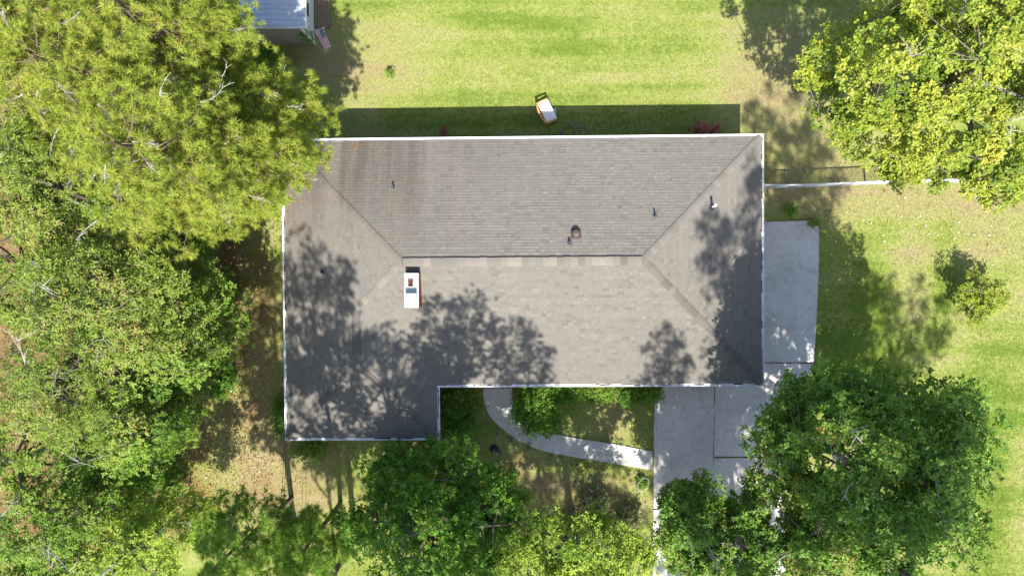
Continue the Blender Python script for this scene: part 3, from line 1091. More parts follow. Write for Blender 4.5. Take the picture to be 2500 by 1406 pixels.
def pine(name, label, px, py, top, R, mat='pine', seed=1, z0f=0.5, nb=58, twigs=10, tufts=4, nl=0.215, group=None, world_xy=None, nneed=44, base=None):
    rng = np.random.default_rng(seed)
    z0 = top * z0f
    cxy = np.array(world_xy) if world_xy is not None else at(px, py, (top * 0.75 + z0 * 0.25))[:2]
    root = empty(name, (cxy[0], cxy[1], 0))
    tag(root, label, 'tree', group)
    tr = MB()
    lean = rng.normal(0, 0.25, 2)
    tp = [np.array([0, 0, -0.15]), np.array([lean[0] * .3, lean[1] * .3, top * 0.4]), np.array([lean[0], lean[1], top * 0.8]), np.array([lean[0], lean[1], top - 0.2])]
    rt = 0.0155 * top
    tr.tube(tp, [rt, rt * 0.8, rt * 0.45, 0.03], 9)
    tr.build('trunk', M['bark_pine'], root, True)
    br_ = MB()
    dead = MB()
    TC, TD = [], []
    for i in range(nb):
        t_ = ((i + rng.uniform(0, 1)) / nb) ** 0.8
        z = z0 + (top - 0.3 - z0) * t_
        Lb = R * (math.sqrt(max(0, 1 - t_ ** 2.2)) * 0.95 + 0.14) * rng.uniform(0.6, 1.12)
        if t_ < 0.15:
            Lb *= 0.7
        az = i * 2.399 + rng.normal(0, 0.3)
        dh = np.array([math.cos(az), math.sin(az), 0])
        s0 = np.array([lean[0], lean[1], z])
        rise = rng.uniform(0.05, 0.4) * (0.3 + t_)
        e = s0 + dh * Lb + np.array([0, 0, Lb * rise])
        pts = bez(s0, s0 + dh * Lb * 0.55 + np.array([0, 0, -0.04 * Lb]), e, 8)
        br_.tube(pts, list(np.linspace(0.022 * (0.5 + Lb / 4), 0.008, 8)), 5, False)
        ntw = max(3, int(twigs * Lb / R))
        for j in range(ntw):
            u = 0.28 + 0.72 * (j + rng.uniform(0, 1)) / ntw
            a = pts[0] * 0 + np.array([np.interp(u, np.linspace(0, 1, 8), pts[:, q]) for q in range(3)])
            sd = np.cross(dh, [0, 0, 1]) * (1 if j % 2 else -1)
            dv = unit((dh * rng.uniform(0.3, 0.9) + sd * rng.uniform(0.3, 1.0) + np.array([0, 0, rng.uniform(0.0, 0.45)]))[None])[0]
            tl = (0.25 + 0.75 * (1 - u * 0.6) * Lb * 0.33) * rng.uniform(0.7, 1.2)
            q = a + dv * tl
            br_.tube([a, (a + q) / 2 + np.array([0, 0, -0.03]), q], [0.008, 0.006, 0.004], 4, False)
            for h in range(tufts):
                w_ = 1 - 0.85 * h / tufts
                TC.append(a + (q - a) * w_ + rng.normal(0, 0.10, 3))
                TD.append(unit((dv * 0.6 + np.array([0, 0, 0.75]) + rng.normal(0, 0.3, 3))[None])[0])
        TC.append(e)
        TD.append(unit((dh + np.array([0, 0, 0.8]))[None])[0])
        if rng.random() < 0.22:
            # grey dead twigs
            a = pts[int(rng.integers(4, 8))] + np.array([0, 0, 0.25])
            e2 = a + dh * rng.uniform(0.3, 0.8) + rng.normal(0, 0.15, 3)
            dp = bez(a, (a + e2) / 2 + rng.normal(0, 0.1, 3), e2, 5)
            dead.tube(dp, [0.020, 0.016, 0.012, 0.009, 0.006], 4, False)
            for _ in range(9):
                a1 = dp[int(rng.integers(1, 5))]
                q = a1 + dh * rng.uniform(0.02, 0.2) + rng.normal(0, 0.11, 3)
                dead.tube([a1, (a1 + q) / 2 + rng.normal(0, .03, 3), q], [0.009, 0.007, 0.005], 3, False)
    C = np.array(TC)
    D = np.array(TD)
    n = len(C)
    t1, t2 = frame(D)
    ph = rng.uniform(0, 6.283, (n, nneed))
    th = np.arccos(rng.uniform(-0.15, 0.97, (n, nneed)))
    d = (np.cos(th)[..., None] * D[:, None] + np.sin(th)[..., None] * (np.cos(ph)[..., None] * t1[:, None] + np.sin(ph)[..., None] * t2[:, None])).reshape(-1, 3)
    Ls = (nl * rng.uniform(0.7, 1.15, n * nneed))[:, None]
    B = np.repeat(C, nneed, 0) + d * 0.015
    S = unit(np.cross(d, rand_dirs(n * nneed, rng))) * 0.0105
    V = np.stack([B + S, B - S, B + d * Ls - np.array([0, 0, 1]) * Ls * 0.1], 1).reshape(-1, 3)
    F = np.arange(len(V)).reshape(-1, 3)
    T = np.repeat(np.clip(np.repeat(rng.normal(0.5, 0.17, n), nneed) + rng.normal(0, 0.1, n * nneed), 0, 1), 3)
    leaf_obj('crown', V, F, T, M[mat], root)
    br_.build('branches', M['bark_pine'], root)
    if dead.v:
        tag(dead.build('bare_twigs', M['twig_grey'], root), kind='stuff')
    return root


def copy_tree(src, label, xy, scale=1.0, rz=0.0, group=None, zs=None, name=None):
    r_ = src.copy()
    COL.objects.link(r_)
    r_.location = (xy[0], xy[1], 0)
    r_.scale = (scale, scale, zs or scale)
    r_.rotation_euler = (0, 0, rz)
    r_['label'] = label
    if group:
        r_['group'] = group
    for ch_ in list(src.children):
        c_ = ch_.copy()
        COL.objects.link(c_)
        c_.parent = r_
    return r_


# ------------------------------------------------------------------ trees in view
GP = 'pines by the back yard'
p1 = pine('pine_tree', 'yellow-green pine crown at the outer corner of the back yard', 150, 190, 14.5, 3.3, seed=11, group=GP)
p2 = pine('pine_tree', 'yellow-green pine crown beside the metal-roofed shed', 325, 50, 14.5, 3.0, seed=12, group=GP)
p3 = pine('pine_tree', 'broad yellow-green pine crown amid the other pines', 320, 310, 15.0, 3.0, seed=13, group=GP)
p4 = pine('pine_tree', 'yellow-green pine crown reaching to the corner of the house roof', 500, 360, 12.5, 2.5, seed=14, group=GP)
p5 = pine('pine_tree', 'yellow-green pine crown overhanging the roof corner next to the back lawn', 655, 255, 9.5, 2.2, seed=15, group=GP, z0f=0.5)
p6 = pine('pine_tree', 'pine crown with pale dead limb at the edge of the yard', 10, 20, 14.0, 2.6, seed=16, group=GP)
p7 = pine('pine_tree', 'small pine crown touching the shed roof', 440, 70, 11.0, 1.5, seed=17, group=GP, z0f=0.6, nb=30)

GL = 'trees in the side woodland'
W_ = dict(bark='bark_pale', group=GL, zmin=-0.7, spread=0.16)
l1 = broadleaf('willow_oak_tree', 'olive slender-leaved tree with pale bare limbs just below the pines', 110, 450, 13.0, (3.2, 2.6), 'olive', 0.16, 0.05, 152, 40, 7, seed=21, cr=0.68, bare=6, depth=9, **W_)
l2 = broadleaf('willow_oak_tree', 'olive slender-leaved tree in the middle of the side woodland', 210, 740, 13.0, (3.3, 2.7), 'olive', 0.16, 0.05, 160, 40, 7, seed=22, cr=0.68, bare=6, depth=9, **W_)
l3 = broadleaf('broadleaf_tree', 'fresh green tree at the woodland edge facing the side of the house', 375, 800, 10.5, (1.9, 2.9), 'fresh', 0.12, 0.075, 150, 32, 6, seed=23, cr=0.62, bare=5, depth=8.5, **W_)
l4 = broadleaf('willow_oak_tree', 'olive-green tree between the woodland edge and the frame border', 75, 965, 12.5, (3.0, 2.4), 'olive', 0.13, 0.045, 136, 38, 7, seed=24, cr=0.68, bare=4, depth=9, **W_)
l5 = broadleaf('broadleaf_tree', 'fresh green tree leaning out over the bare brown soil', 320, 1060, 9.5, (1.8, 2.1), 'fresh', 0.12, 0.075, 140, 32, 6, seed=25, bare=4, depth=7.5, **W_)
l6 = broadleaf('broadleaf_tree', 'yellowish green tree below the olive trees', 110, 1290, 8.5, (2.4, 1.8), 'fresh', 0.12, 0.065, 110, 30, 6, seed=26, bare=4, depth=7, **W_)
l7 = broadleaf('broadleaf_tree', 'bright green tree at the lowest end of the woodland', 300, 1360, 10.0, (1.9, 1.6), 'bright', 0.12, 0.065, 110, 30, 6, seed=27, bare=4, depth=8, **W_)
l8 = broadleaf('broadleaf_tree', 'low shaded tree in the gap under the pine edge', 390, 545, 6.0, (2.3, 1.6), 'deep', 0.12, 0.08, 90, 26, 6, seed=28, group=GL, bare=0, zmin=-0.7, depth=6)
l9 = broadleaf('broadleaf_tree', 'low dark tree in the hollow of the woodland', 260, 1180, 5.0, (2.0, 1.5), 'deep', 0.12, 0.08, 70, 24, 6, seed=29, group=GL, bare=0, zmin=-0.7, depth=5)

l13 = broadleaf('willow_oak_tree', 'olive tree at the frame border just under the outer pine', 15, 330, 11.0, (2.4, 2.3), 'olive', 0.15, 0.05, 110, 36, 7, seed=132, bare=2, depth=9, **W_)
l12 = broadleaf('broadleaf_tree', 'green tree at the very bottom corner of the woodland', 70, 1420, 7.5, (2.6, 1.7), 'fresh', 0.12, 0.07, 110, 32, 6, seed=131, bare=1, depth=7, **W_)
l10 = broadleaf('willow_oak_tree', 'olive tree at the frame border halfway down the woodland', 20, 650, 11.0, (2.9, 2.8), 'olive', 0.14, 0.045, 130, 38, 7, seed=128, bare=3, depth=9, **W_)
l11 = broadleaf('broadleaf_tree', 'fresh green tree at the frame border low in the woodland', 25, 1130, 9.5, (2.4, 2.3), 'fresh', 0.12, 0.07, 100, 32, 6, seed=129, bare=2, depth=8, **W_)
GB = 'trees in front of the house'
b1 = pine('pine_tree', 'blue-green long-needled pine in the front side yard', 560, 1360, 8.5, 1.9, 'pine_blue', seed=31, z0f=0.4, nb=30, nl=0.26, group=GB)
b2 = pine('pine_tree', 'smaller blue-green pine next to the dark front yard tree', 720, 1365, 8.0, 1.5, 'pine_blue', seed=32, z0f=0.4, nb=26, nl=0.26, group=GB)
b3 = broadleaf('broadleaf_tree', 'deep green shaded tree in the front yard before the wing', 1050, 1300, 8.5, (3.9, 3.0), 'deep', 0.15, 0.10, 290, 28, 6, seed=33, group=GB, bare=0, depth=7, zmin=-0.6, spread=0.1)
b4 = broadleaf('broadleaf_tree', 'bright lime-green sunlit tree in the front yard next to the driveway', 1410, 1385, 9.0, (3.4, 1.8), 'bright', 0.15, 0.07, 120, 30, 7, seed=34, group=GB, bare=4, depth=6, zmin=-0.6, spread=0.12)
b5 = broadleaf('oak_tree', 'large dark green oak spreading over the driveway and side lawn', 2165, 1185, 12.0, (4.75, 4.4), 'oak', 0.17, 0.10, 430, 32, 7, seed=35, bark='bark_pale', group=GB, bare=8, cr=0.62, depth=8, zmin=-0.5, spread=0.2)
b6 = broadleaf('oak_tree', 'narrow oak limb crown standing over the driveway', 1705, 1330, 9.0, (1.2, 2.4), 'oak', 0.15, 0.085, 110, 28, 7, seed=36, bark='bark_pale', group=GB, bare=3, cr=0.5, depth=5, base=at(1770, 1440), zmin=-0.5)
b7 = broadleaf('oak_tree', 'low oak crown filling between the driveway limb and the large oak', 1835, 1360, 8.5, (1.8, 2.0), 'oak', 0.15, 0.09, 110, 28, 7, seed=37, bark='bark_pale', group=GB, bare=1, cr=0.5, depth=6, spread=0.15, zmin=-0.6)
r1 = broadleaf('maple_tree', 'tall yellow-green maple with pale limbs over the back fence', 2340, 190, 13.5, (4.3, 3.8), 'lime', 0.13, 0.10, 270, 36, 5, seed=41, bark='bark_pale', bare=8, cr=0.55, amp=0.5, depth=9, spread=0.3, zmin=-0.4)
r2 = broadleaf('maple_tree', 'low yellow-green maple branch crown at the end of the chain-link fence', 2490, 400, 11.5, (1.5, 1.3), 'lime', 0.13, 0.10, 50, 32, 5, seed=42, bark='bark_pale', bare=1, cr=0.5, spread=0.3)
r3 = broadleaf('maple_tree', 'yellow-green maple crown filling the far corner behind the tall maple', 2490, 40, 12.5, (2.8, 2.6), 'lime', 0.13, 0.10, 120, 34, 5, seed=44, bark='bark_pale', bare=4, cr=0.55, amp=0.5, depth=8, spread=0.3, zmin=-0.4)
s1 = broadleaf('sapling', 'small light green sapling alone on the side lawn', 2428, 728, 2.9, (1.35, 1.2), 'lime', 0.10, 0.06, 64, 26, 5, seed=43, bare=0, amp=0.8, cr=0.33, depth=2.6, limbs=6, zmin=-0.5)

# tall trees standing in front of the house below the frame; their shade falls on roof, drive and lawn
GT = 'tall trees south of the front yard'
lt = 'tall tree beyond the front yard, shading '
t0 = broadleaf('tall_tree', lt + 'the outer slope of the wing roof', 0, 0, 25.0, (2.2, 2.2), 'deep', 0.16, 0.11, 84, 20, 6, seed=151, group=GT, bare=0, cr=0.65, depth=11.5, zmin=-0.8, world_xy=(-8.5, -13.2), sh=0.35)
t1 = broadleaf('tall_tree', lt + 'the middle of the front roof slope', 0, 0, 21.5, (2.9, 2.9), 'deep', 0.16, 0.11, 82, 19, 6, seed=152, group=GT, bare=0, cr=0.65, depth=6.5, zmin=-0.8, world_xy=(-2.0, -14.1), sh=0.35)
for src_, what_, xy_, sc_, rz_, zs_ in [
        (t1, 'the porch side of the wing roof', (-5.2, -15.3), 1.15, 2.0, 1.02),
        (t1, 'the roof slope above the walk', (1.2, -14.6), 0.62, 1.0, 1.0),
        (t0, 'the garage end of the roof', (10.9, -15.6), 1.0, 2.2, 1.22),
        (t1, 'the front corner of the garage roof', (7.7, -15.5), 0.55, 0.7, 1.04),
        (t0, 'the drive pad', (14.0, -14.6), 0.85, 4.0, 1.08),
        (t1, 'the back fence and side lawn', (15.9, -12.4), 0.8, 0.6, 1.28),
        (t1, 'the side lawn beyond the drive pad', (19.4, -16.6), 0.95, 1.9, 1.1),
        (t1, 'the porch end of the front walk', (-3.8, -22.6), 1.15, 0.9, 1.08),
        (t1, 'the middle of the front walk', (-0.6, -25.6), 1.15, 5.0, 1.1),
        (t1, 'the driveway end of the front walk', (9.6, -20.8), 0.95, 3.0, 1.05),
        (t1, 'the side yard strip', (-11.3, -15.9), 1.05, 0.3, 1.0),
        (t1, 'the grass by the back corner of the house', (13.4, -10.4), 0.9, 2.7, 1.28),
        (t1, 'the middle of the front yard', (3.4, -22.9), 1.0, 1.7, 1.0),
        (t1, 'the yard before the porch', (-1.2, -20.6), 0.9, 0.2, 1.0),
        (t1, 'the lower side yard', (-9.0, -20.4), 0.85, 3.6, 1.0),
        (t1, 'the upper driveway', (9.2, -23.2), 0.9, 4.4, 1.0),
        (t1, 'the driveway under the oak', (12.2, -22.0), 1.0, 5.5, 1.05),
        (t1, 'the lower driveway', (10.8, -26.0), 1.2, 2.0, 1.1),
        ]:
    copy_tree(src_, lt + what_, xy_, sc_, rz_, GT, zs_)


# ------------------------------------------------------------------ shrubs and bedding plants
def shrub(name, label, px, py, R, h, mat, L, W, n=26, nros=20, k=6, seed=1, cat='shrub', group=None, cr=0.3):
    rng = np.random.default_rng(seed)
    if not isinstance(R, tuple):
        R = (R, R)
    o = at(px, py, h * 0.6)
    root = empty(name, (o[0], o[1], 0))
    tag(root, label, cat, group)
    P, d = envelope(n, np.array([0, 0, h * 0.45]), R, h * 0.55, rng, amp=0.35, zmin=-0.6, sh=0.45)
    m_ = len(P)
    g = rng.normal(size=(m_, nros, 3)) * np.array([0.62, 0.62, 0.4]) * cr
    C = (P[:, None] + g).reshape(-1, 3)
    C[:, 2] = np.maximum(C[:, 2], 0.05)
    Ax = unit(np.repeat(d * 0.5, nros, 0) + np.array([0, -0.1, 0.7]) + rng.normal(0, 0.4, (m_ * nros, 3)))
    tint = np.repeat(np.clip(rng.normal(0.5, 0.15, m_), 0, 1), nros) + rng.normal(0, 0.1, m_ * nros)
    V, F, T = rosettes(C, Ax, k, L, W, rng, tint)
    leaf_obj('foliage', V, F, T, M[mat], root)
    st_ = MB()
    for i in range(m_):
        st_.tube(bez(np.array([0, 0, -0.05]), np.array([P[i][0] * .3, P[i][1] * .3, h * .4]), P[i], 4), [0.02, 0.016, 0.012, 0.006], 4, False)
    st_.build('stems', M['bark'], root)
    return root


shrub('shrub', 'big leafy green shrub in the angle of the wing and porch', 1115, 1000, (1.05, 1.4), 1.4, 'deep', 0.10, 0.07, 74, 24, seed=51)
shrub('shrub', 'big rounded green shrub inside the curve of the front walk', 1312, 1003, (1.3, 1.15), 1.35, 'deep', 0.09, 0.06, 80, 26, seed=52)
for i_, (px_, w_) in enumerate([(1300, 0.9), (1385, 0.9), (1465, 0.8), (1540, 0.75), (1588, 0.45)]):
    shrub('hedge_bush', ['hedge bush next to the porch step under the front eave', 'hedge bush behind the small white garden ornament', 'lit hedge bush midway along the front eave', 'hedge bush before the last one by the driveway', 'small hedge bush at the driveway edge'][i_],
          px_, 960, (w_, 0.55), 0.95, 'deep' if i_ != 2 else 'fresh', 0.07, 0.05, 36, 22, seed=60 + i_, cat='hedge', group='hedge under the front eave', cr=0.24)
shrub('shrub', 'sunlit light green shrub under the front of the wing', 757, 1092, (0.85, 0.55), 0.9, 'fresh', 0.09, 0.07, 34, 20, seed=70)
shrub('shrub', 'small green shrub at the outer corner of the wing', 686, 1020, (0.4, 0.9), 1.0, 'deep', 0.08, 0.06, 24, 18, seed=71)
shrub('shrub', 'green shrub just before the front corner of the wing', 1050, 1092, (0.5, 0.4), 0.8, 'deep', 0.09, 0.06, 20, 18, seed=72)
shrub('shrub', 'dark shrub on bare soil at the edge of the front yard tree', 1242, 1178, (0.35, 0.4), 0.6, 'oak', 0.09, 0.06, 14, 16, seed=73)
shrub('nandina_shrub', 'reddish feathery shrub by the back wall, the one nearer the lawn bench', 1710, 312, (0.36, 0.28), 1.75, 'red', 0.09, 0.035, 18, 9, seed=74, cr=0.14)
shrub('nandina_shrub', 'reddish feathery shrub by the back wall near the roof corner', 1746, 318, (0.4, 0.25), 1.65, 'red', 0.09, 0.035, 18, 9, seed=75, cr=0.14)
shrub('nandina_shrub', 'tiny reddish plant in the shade of the back eave', 1084, 320, (0.18, 0.14), 0.5, 'red', 0.09, 0.03, 6, 10, seed=76, cr=0.12)
shrub('small_plant', 'tiny dark green plant alone on the back lawn', 951, 180, (0.10, 0.22), 0.5, 'oak', 0.09, 0.05, 7, 8, seed=77, cr=0.12, cat='plant')
shrub('small_plant', 'low bright green weed at the far corner of the driveway pad', 1990, 546, (0.3, 0.14), 0.3, 'fresh', 0.09, 0.05, 10, 12, seed=78, cr=0.12, cat='plant')
shrub('small_plant', 'thin leafy seedling between the fence and the driveway pad', 1932, 515, (0.28, 0.3), 0.5, 'deep', 0.09, 0.05, 9, 8, seed=79, cr=0.14, cat='plant')
shrub('vine', 'green vine hanging on the white corner of the shed', 747, 86, (0.2, 0.25), 1.9, 'fresh', 0.10, 0.06, 12, 10, seed=80, cr=0.15, cat='plant')
for i_, (px_, py_, r_, lb_) in enumerate([(470, 500, .8, 'dark bush at the shaded end of the soil strip under the pines'), (520, 560, .6, 'dark bush on the soil strip near the low shaded tree'), (545, 700, .6, 'thin green bush at the woodland edge by the side lawn'),
                                          (530, 930, .7, 'green bush where the woodland edge meets the brown soil'), (330, 1190, .9, 'dark green bush in the woodland hollow'), (420, 1180, .7, 'green bush beside the reddish soil patch'), (500, 1290, .6, 'yellowish bush beside the blue-green pine'),
                                          (560, 210, .9, 'green bush under the pines near the shed'), (480, 180, .9, 'shaded bush in the gap between the pines'), (640, 140, .5, 'small bush below the shed wall'), (1455, 1240, .7, 'golden low bush in the front yard nearest the front walk'), (1535, 1275, .7, 'golden low bush in the front yard near the driveway edge'), (1400, 1300, .6, 'golden low bush beside the dark front yard tree'), (1480, 1310, .6, 'golden low bush just above the bright front tree')]):
    shrub('understory_bush', lb_, px_, py_, (r_, r_), r_ * 1.4, (['deep', 'oak', 'fresh'][i_ % 3] if i_ < 10 else 'strap'), 0.10, 0.06, 26, 20, seed=90 + i_, group='bushes under the trees')


def strappy(px, py, r_, seed, label):
    rng = np.random.default_rng(seed)
    o = at(px, py)
    n = 26
    az = rng.uniform(0, 6.283, n)
    d = np.stack([np.cos(az), np.sin(az), np.zeros(n)], 1)
    L = r_ * rng.uniform(0.6, 1.1, n)[:, None]
    s_ = np.cross(d, [0, 0, 1]) * 0.011
    up = np.array([0, 0, 1.0])
    B = d * 0.02
    Mi = d * L * 0.5 + up * (0.55 * L)
    Ti = d * L + up * (0.30 * L)
    V = np.stack([B + s_, B - s_, Mi - s_, Mi + s_, Ti], 1).reshape(-1, 3)
    i = np.arange(n)[:, None] * 5
    F = np.concatenate([i + np.array([[0, 1, 2]]), i + np.array([[0, 2, 3]]), i + np.array([[3, 2, 4]])], 1).reshape(-1, 3)
    T = np.repeat(np.clip(rng.normal(0.55, 0.25, n), 0, 1), 5)
    ob = np_mesh('border_grass', V, F, M['strap'], None, {'tint': ('POINT', T)})
    ob.location = (o[0], o[1], -0.02)
    tag(ob, label, 'plant', 'spiky border plants along the front walk')
    return ob


ST = [(1189, 1032), (1214, 1057), (1248, 1074), (1289, 1089), (1342, 1119), (1372, 1124), (1407, 1131), (1433, 1139), (1473, 1143), (1534, 1154), (1560, 1155), (1360, 1047), (1385, 1051), (1481, 1068), (1515, 1079), (1547, 1081), (1571, 1087)]
ORD = ['first', 'second', 'third', 'fourth', 'fifth', 'sixth', 'seventh', 'eighth', 'ninth', 'tenth', 'eleventh']
for i_, (px_, py_) in enumerate(ST):
    lb_ = ('spiky grassy plant on the outer side of the front walk, %s from the porch' % ORD[i_]) if i_ < 11 else ('spiky grassy plant on the inner side of the front walk, %s from the porch' % ORD[i_ - 11])
    strappy(px_, py_, random.uniform(0.22, 0.3), 200 + i_, lb_)

# ------------------------------------------------------------------ shed with porch boards and flag
sx0, sx1, sy0, sy1 = SHED['x0'], SHED['x1'], SHED['y0'], SHED['y1']
shed = tag(empty('shed', (0, 0, 0)), 'small shed with ribbed blue-grey metal roof at the back lawn edge', 'shed')
MB().box(((sx0 + sx1) / 2, (sy0 + sy1) / 2, 1.25), (sx1 - sx0, sy1 - sy0, 2.6)).build('wall', M['siding'], shed)
for k in range(int((sx1 - sx0) / 0.2)):      # board siding on the front
    MB().box((sx0 + 0.1 + k * 0.2, sy0 - 0.012, 1.25), (0.185, 0.02, 2.5)).build('board', M['siding'], shed)
for k in range(14):
    MB().box((sx1 + 0.012, (sy0 + sy1) / 2, 0.12 + k * 0.18), (0.02, sy1 - sy0 - 0.02, 0.165)).build('siding_board', M['siding_pale'], shed)
for x_ in (sx0 - 0.02, sx1 + 0.03):
    MB().box((x_, sy0 - 0.03, 1.25), (0.13, 0.05, 2.5)).build('corner_trim', M['white'], shed)
ex1, ex0, ey0 = at(744, 40, 2.75)[0], at(584, 40, 2.75)[0], at(660, 67, 2.75)[1]
ey1 = sy1 + 0.3
rxm = (ex0 + ex1) / 2
zr0, zr1 = 2.66, 2.86
rf = MB()
for xa, za, xb, zb in ((ex0, zr0, rxm, zr1), (rxm, zr1, ex1, zr0)):
    rf.add([(xa, ey0, za), (xb, ey0, zb), (xb, ey1, zb), (xa, ey1, za), (xa, ey0, za - .05), (xb, ey0, zb - .05), (xb, ey1, zb - .05), (xa, ey1, za - .05)],
           [(0, 1, 2, 3), (7, 6, 5, 4), (0, 4, 5, 1), (1, 5, 6, 2), (2, 6, 7, 3), (3, 7, 4, 0)])
sroof = rf.build('roof', M['shed_metal'], shed)
k = 0
y_ = ey0 + 0.1
while y_ < ey1:
    rb = MB()
    for xa, za, xb, zb in ((ex0 + .02, zr0, rxm, zr1), (rxm, zr1, ex1 - .02, zr0)):
        a_ = math.atan2(zb - za, xb - xa)
        rb.box(((xa + xb) / 2, y_, (za + zb) / 2 + 0.012), (math.hypot(xb - xa, zb - za), 0.028, 0.03), 0, Matrix.Rotation(-a_, 3, 'Y'))
    rb.build('roof_rib', M['shed_metal'], sroof)
    y_ += 0.235
MB().box(((ex0 + ex1) / 2, ey0 - 0.012, 2.68), (ex1 - ex0 + .06, 0.04, 0.14)).build('fascia', M['white'], shed)
MB().box((ex1 + 0.012, (ey0 + ey1) / 2, 2.63), (0.045, ey1 - ey0, 0.13)).build('fascia', M['white'], shed)
for yy in (sy0 + 1.2, sy0 + 2.9):
    wv = MB().box((sx1 + 0.04, yy, 1.5), (0.05, 0.8, 0.9)).build('window', M['white'], shed)
    MB().box((sx1 + 0.07, yy, 1.5), (0.015, 0.66, 0.76)).build('pane', M['glass'], wv)
deck = tag(empty('wooden_deck', (0, 0, 0)), 'brown plank deck running along the side of the shed', 'deck')
dx0 = sx1 + 0.05
for k in range(5):
    MB().box((dx0 + 0.09 + k * 0.155, sy0 + 0.75 + 2.0, 0.16), (0.14, 4.0, 0.04)).build('plank', M['deckwood'], deck)
for yy in (sy0 + 0.9, sy0 + 2.6, sy0 + 4.4):
    MB().box((dx0 + 0.4, yy, 0.06), (0.78, 0.09, 0.15)).build('joist', M['deckwood'], deck)

# flag on a slanted pole
m = NT('flag_cloth')
uv = m.attr('uvx')
vv_ = m.attr('uvy')
stripe = m.math('MODULO', m.math('FLOOR', m.math('MULTIPLY', vv_, 13.0)), 2.0)
fc = m.mix(stripe, (0.42, 0.05, 0.06), (0.72, 0.70, 0.70))
can = m.math('MULTIPLY', m.math('LESS_THAN', uv, 0.42), m.math('GREATER_THAN', vv_, 6.0 / 13))
fu = m.math('SUBTRACT', m.math('FRACT', m.math('MULTIPLY', uv, 6 / 0.42)), 0.5)
fv = m.math('SUBTRACT', m.math('FRACT', m.math('MULTIPLY', m.math('SUBTRACT', vv_, 6.0 / 13), 5 / 0.5385)), 0.5)
rr = m.math('ADD', m.math('MULTIPLY', fu, fu), m.math('MULTIPLY', fv, fv))
star = m.math('LESS_THAN', rr, 0.07)
cc = m.mix(star, (0.03, 0.035, 0.10), (0.75, 0.75, 0.78))
m.color(m.mix(can, fc, cc))
m.rough(0.8, 0.1)
M['flag'] = m.m
flag = tag(empty('flag', (0, 0, 0)), 'striped flag with star canton hanging from a pole on the shed corner', 'flag')
pa, pb = Vector(at(744, 80, 1.75)), Vector(at(792, 68, 2.35))
fp = MB()
fp.tube([pa, pb], 0.014, 8)
fp.build('pole', M['galv'], flag)
MB().lathe([(0.012, -0.03), (0.028, 0), (0.012, 0.03)], pb, 10).build('finial', M['galv'], flag)
nu, nv = 28, 27
ha, hb = pa + (pb - pa) * 0.45, pa + (pb - pa) * 0.97
flow = Vector((0.16, -0.62, -0.62))
FV, FU, FW_ = [], [], []
for i in range(nu):
    for j in range(nv):
        u, v = i / (nu - 1), j / (nv - 1)
        q = ha + (hb - ha) * v + flow * (u * 1.15) + Vector((0.10, 0.0, 0.22)) * (u * u * 0.5)
        q = q + Vector((0.5, 0.5, 0.2)) * 0.07 * math.sin(6.5 * v + 2.5 * u) * u
        q = q + (hb - ha) * (-0.25 * (v - 0.5) * u)
        FV.append(q)
        FU.append(u)
        FW_.append(v)
FF = [(i * nv + j, (i + 1) * nv + j, (i + 1) * nv + j + 1, i * nv + j + 1) for i in range(nu - 1) for j in range(nv - 1)]
fl_o = np_mesh('cloth', [tuple(q) for q in FV], FF, M['flag'], flag, {'uvx': ('POINT', FU), 'uvy': ('POINT', FW_)}, True)


# ------------------------------------------------------------------ chain-link fences
def fence(pts, label, hgt=1.2, post_step=3.2, seed=1, gate=None):
    P = [Vector(at(*q)) for q in pts]
    root = empty('chain_link_fence', P[0])
    tag(root, label, 'fence', 'chain-link fences')
    o = P[0]
    L = [0]
    for a, b in zip(P[:-1], P[1:]):
        L.append(L[-1] + (b - a).length)

    def along(s_):
        for i in range(len(P) - 1):
            if s_ <= L[i + 1] + 1e-6:
                return P[i] + (P[i + 1] - P[i]) * ((s_ - L[i]) / (L[i + 1] - L[i])) - o
        return P[-1] - o
    stops = [0.0]
    if gate:
        stops += list(gate)
    while stops[-1] + post_step < L[-1]:
        stops.append(stops[-1] + post_step)
    stops.append(L[-1])
    for s_ in stops:
        q = along(s_)
        MB().tube([q + Vector((0, 0, -0.2)), q + Vector((0, 0, hgt + 0.04))], 0.042, 8).build('post', M['galv'], root)
    for a_, b_ in zip(stops[:-1], stops[1:]):
        a, b = along(a_), along(b_)
        MB().tube([a + Vector((0, 0, hgt)), b + Vector((0, 0, hgt))], 0.032, 8).build('top_rail', M['galv'], root)
        d = (b - a)
        ln = d.length
        if ln < 0.25:
            continue
        d.normalize()
        wv = MB()
        up = Vector((0, 0, 1))
        nn = Vector((-d.y, d.x, 0)) * 0.012
        st_ = 0.065
        for sg in (1, -1):
            x = -hgt
            while x < ln:
                xs, zs, xe, ze = x, 0.0, x + hgt, hgt
                if xs < 0:
                    zs, xs = -xs, 0
                if xe > ln:
                    ze, xe = hgt - (xe - ln), ln
                x += st_
                if ze - zs < 0.03:
                    continue
                if sg < 0:
                    xs, xe = ln - xs, ln - xe
                q0 = a + d * xs + up * (0.03 + zs) + nn * sg
                q1 = a + d * xe + up * (0.03 + ze) + nn * sg * -1
                wv.tube([q0, q1], 0.0032, 3, False)
        tag(wv.build('wire_mesh', M['galv'], root), kind='stuff')
    return root


fence([(1845, 459), (1890, 460), (1958, 459), (1990, 456), (2120, 451), (2260, 447), (2420, 445), (2620, 442)], 'galvanised chain-link fence from the house to the maple', 1.2, 3.7, gate=(1.5, 1.68))
fence([(745, 405), (600, 407), (420, 410), (200, 414)], 'galvanised chain-link fence half hidden under the pines', 1.2, 3.2, seed=2)

# ------------------------------------------------------------------ bench on the back lawn
ang = math.radians(90 + 25)
bo = at(1333, 279)
bench = tag(empty('garden_bench', (bo[0], bo[1], 0), ang), 'orange wooden garden loveseat with white cushion on the back lawn', 'bench')
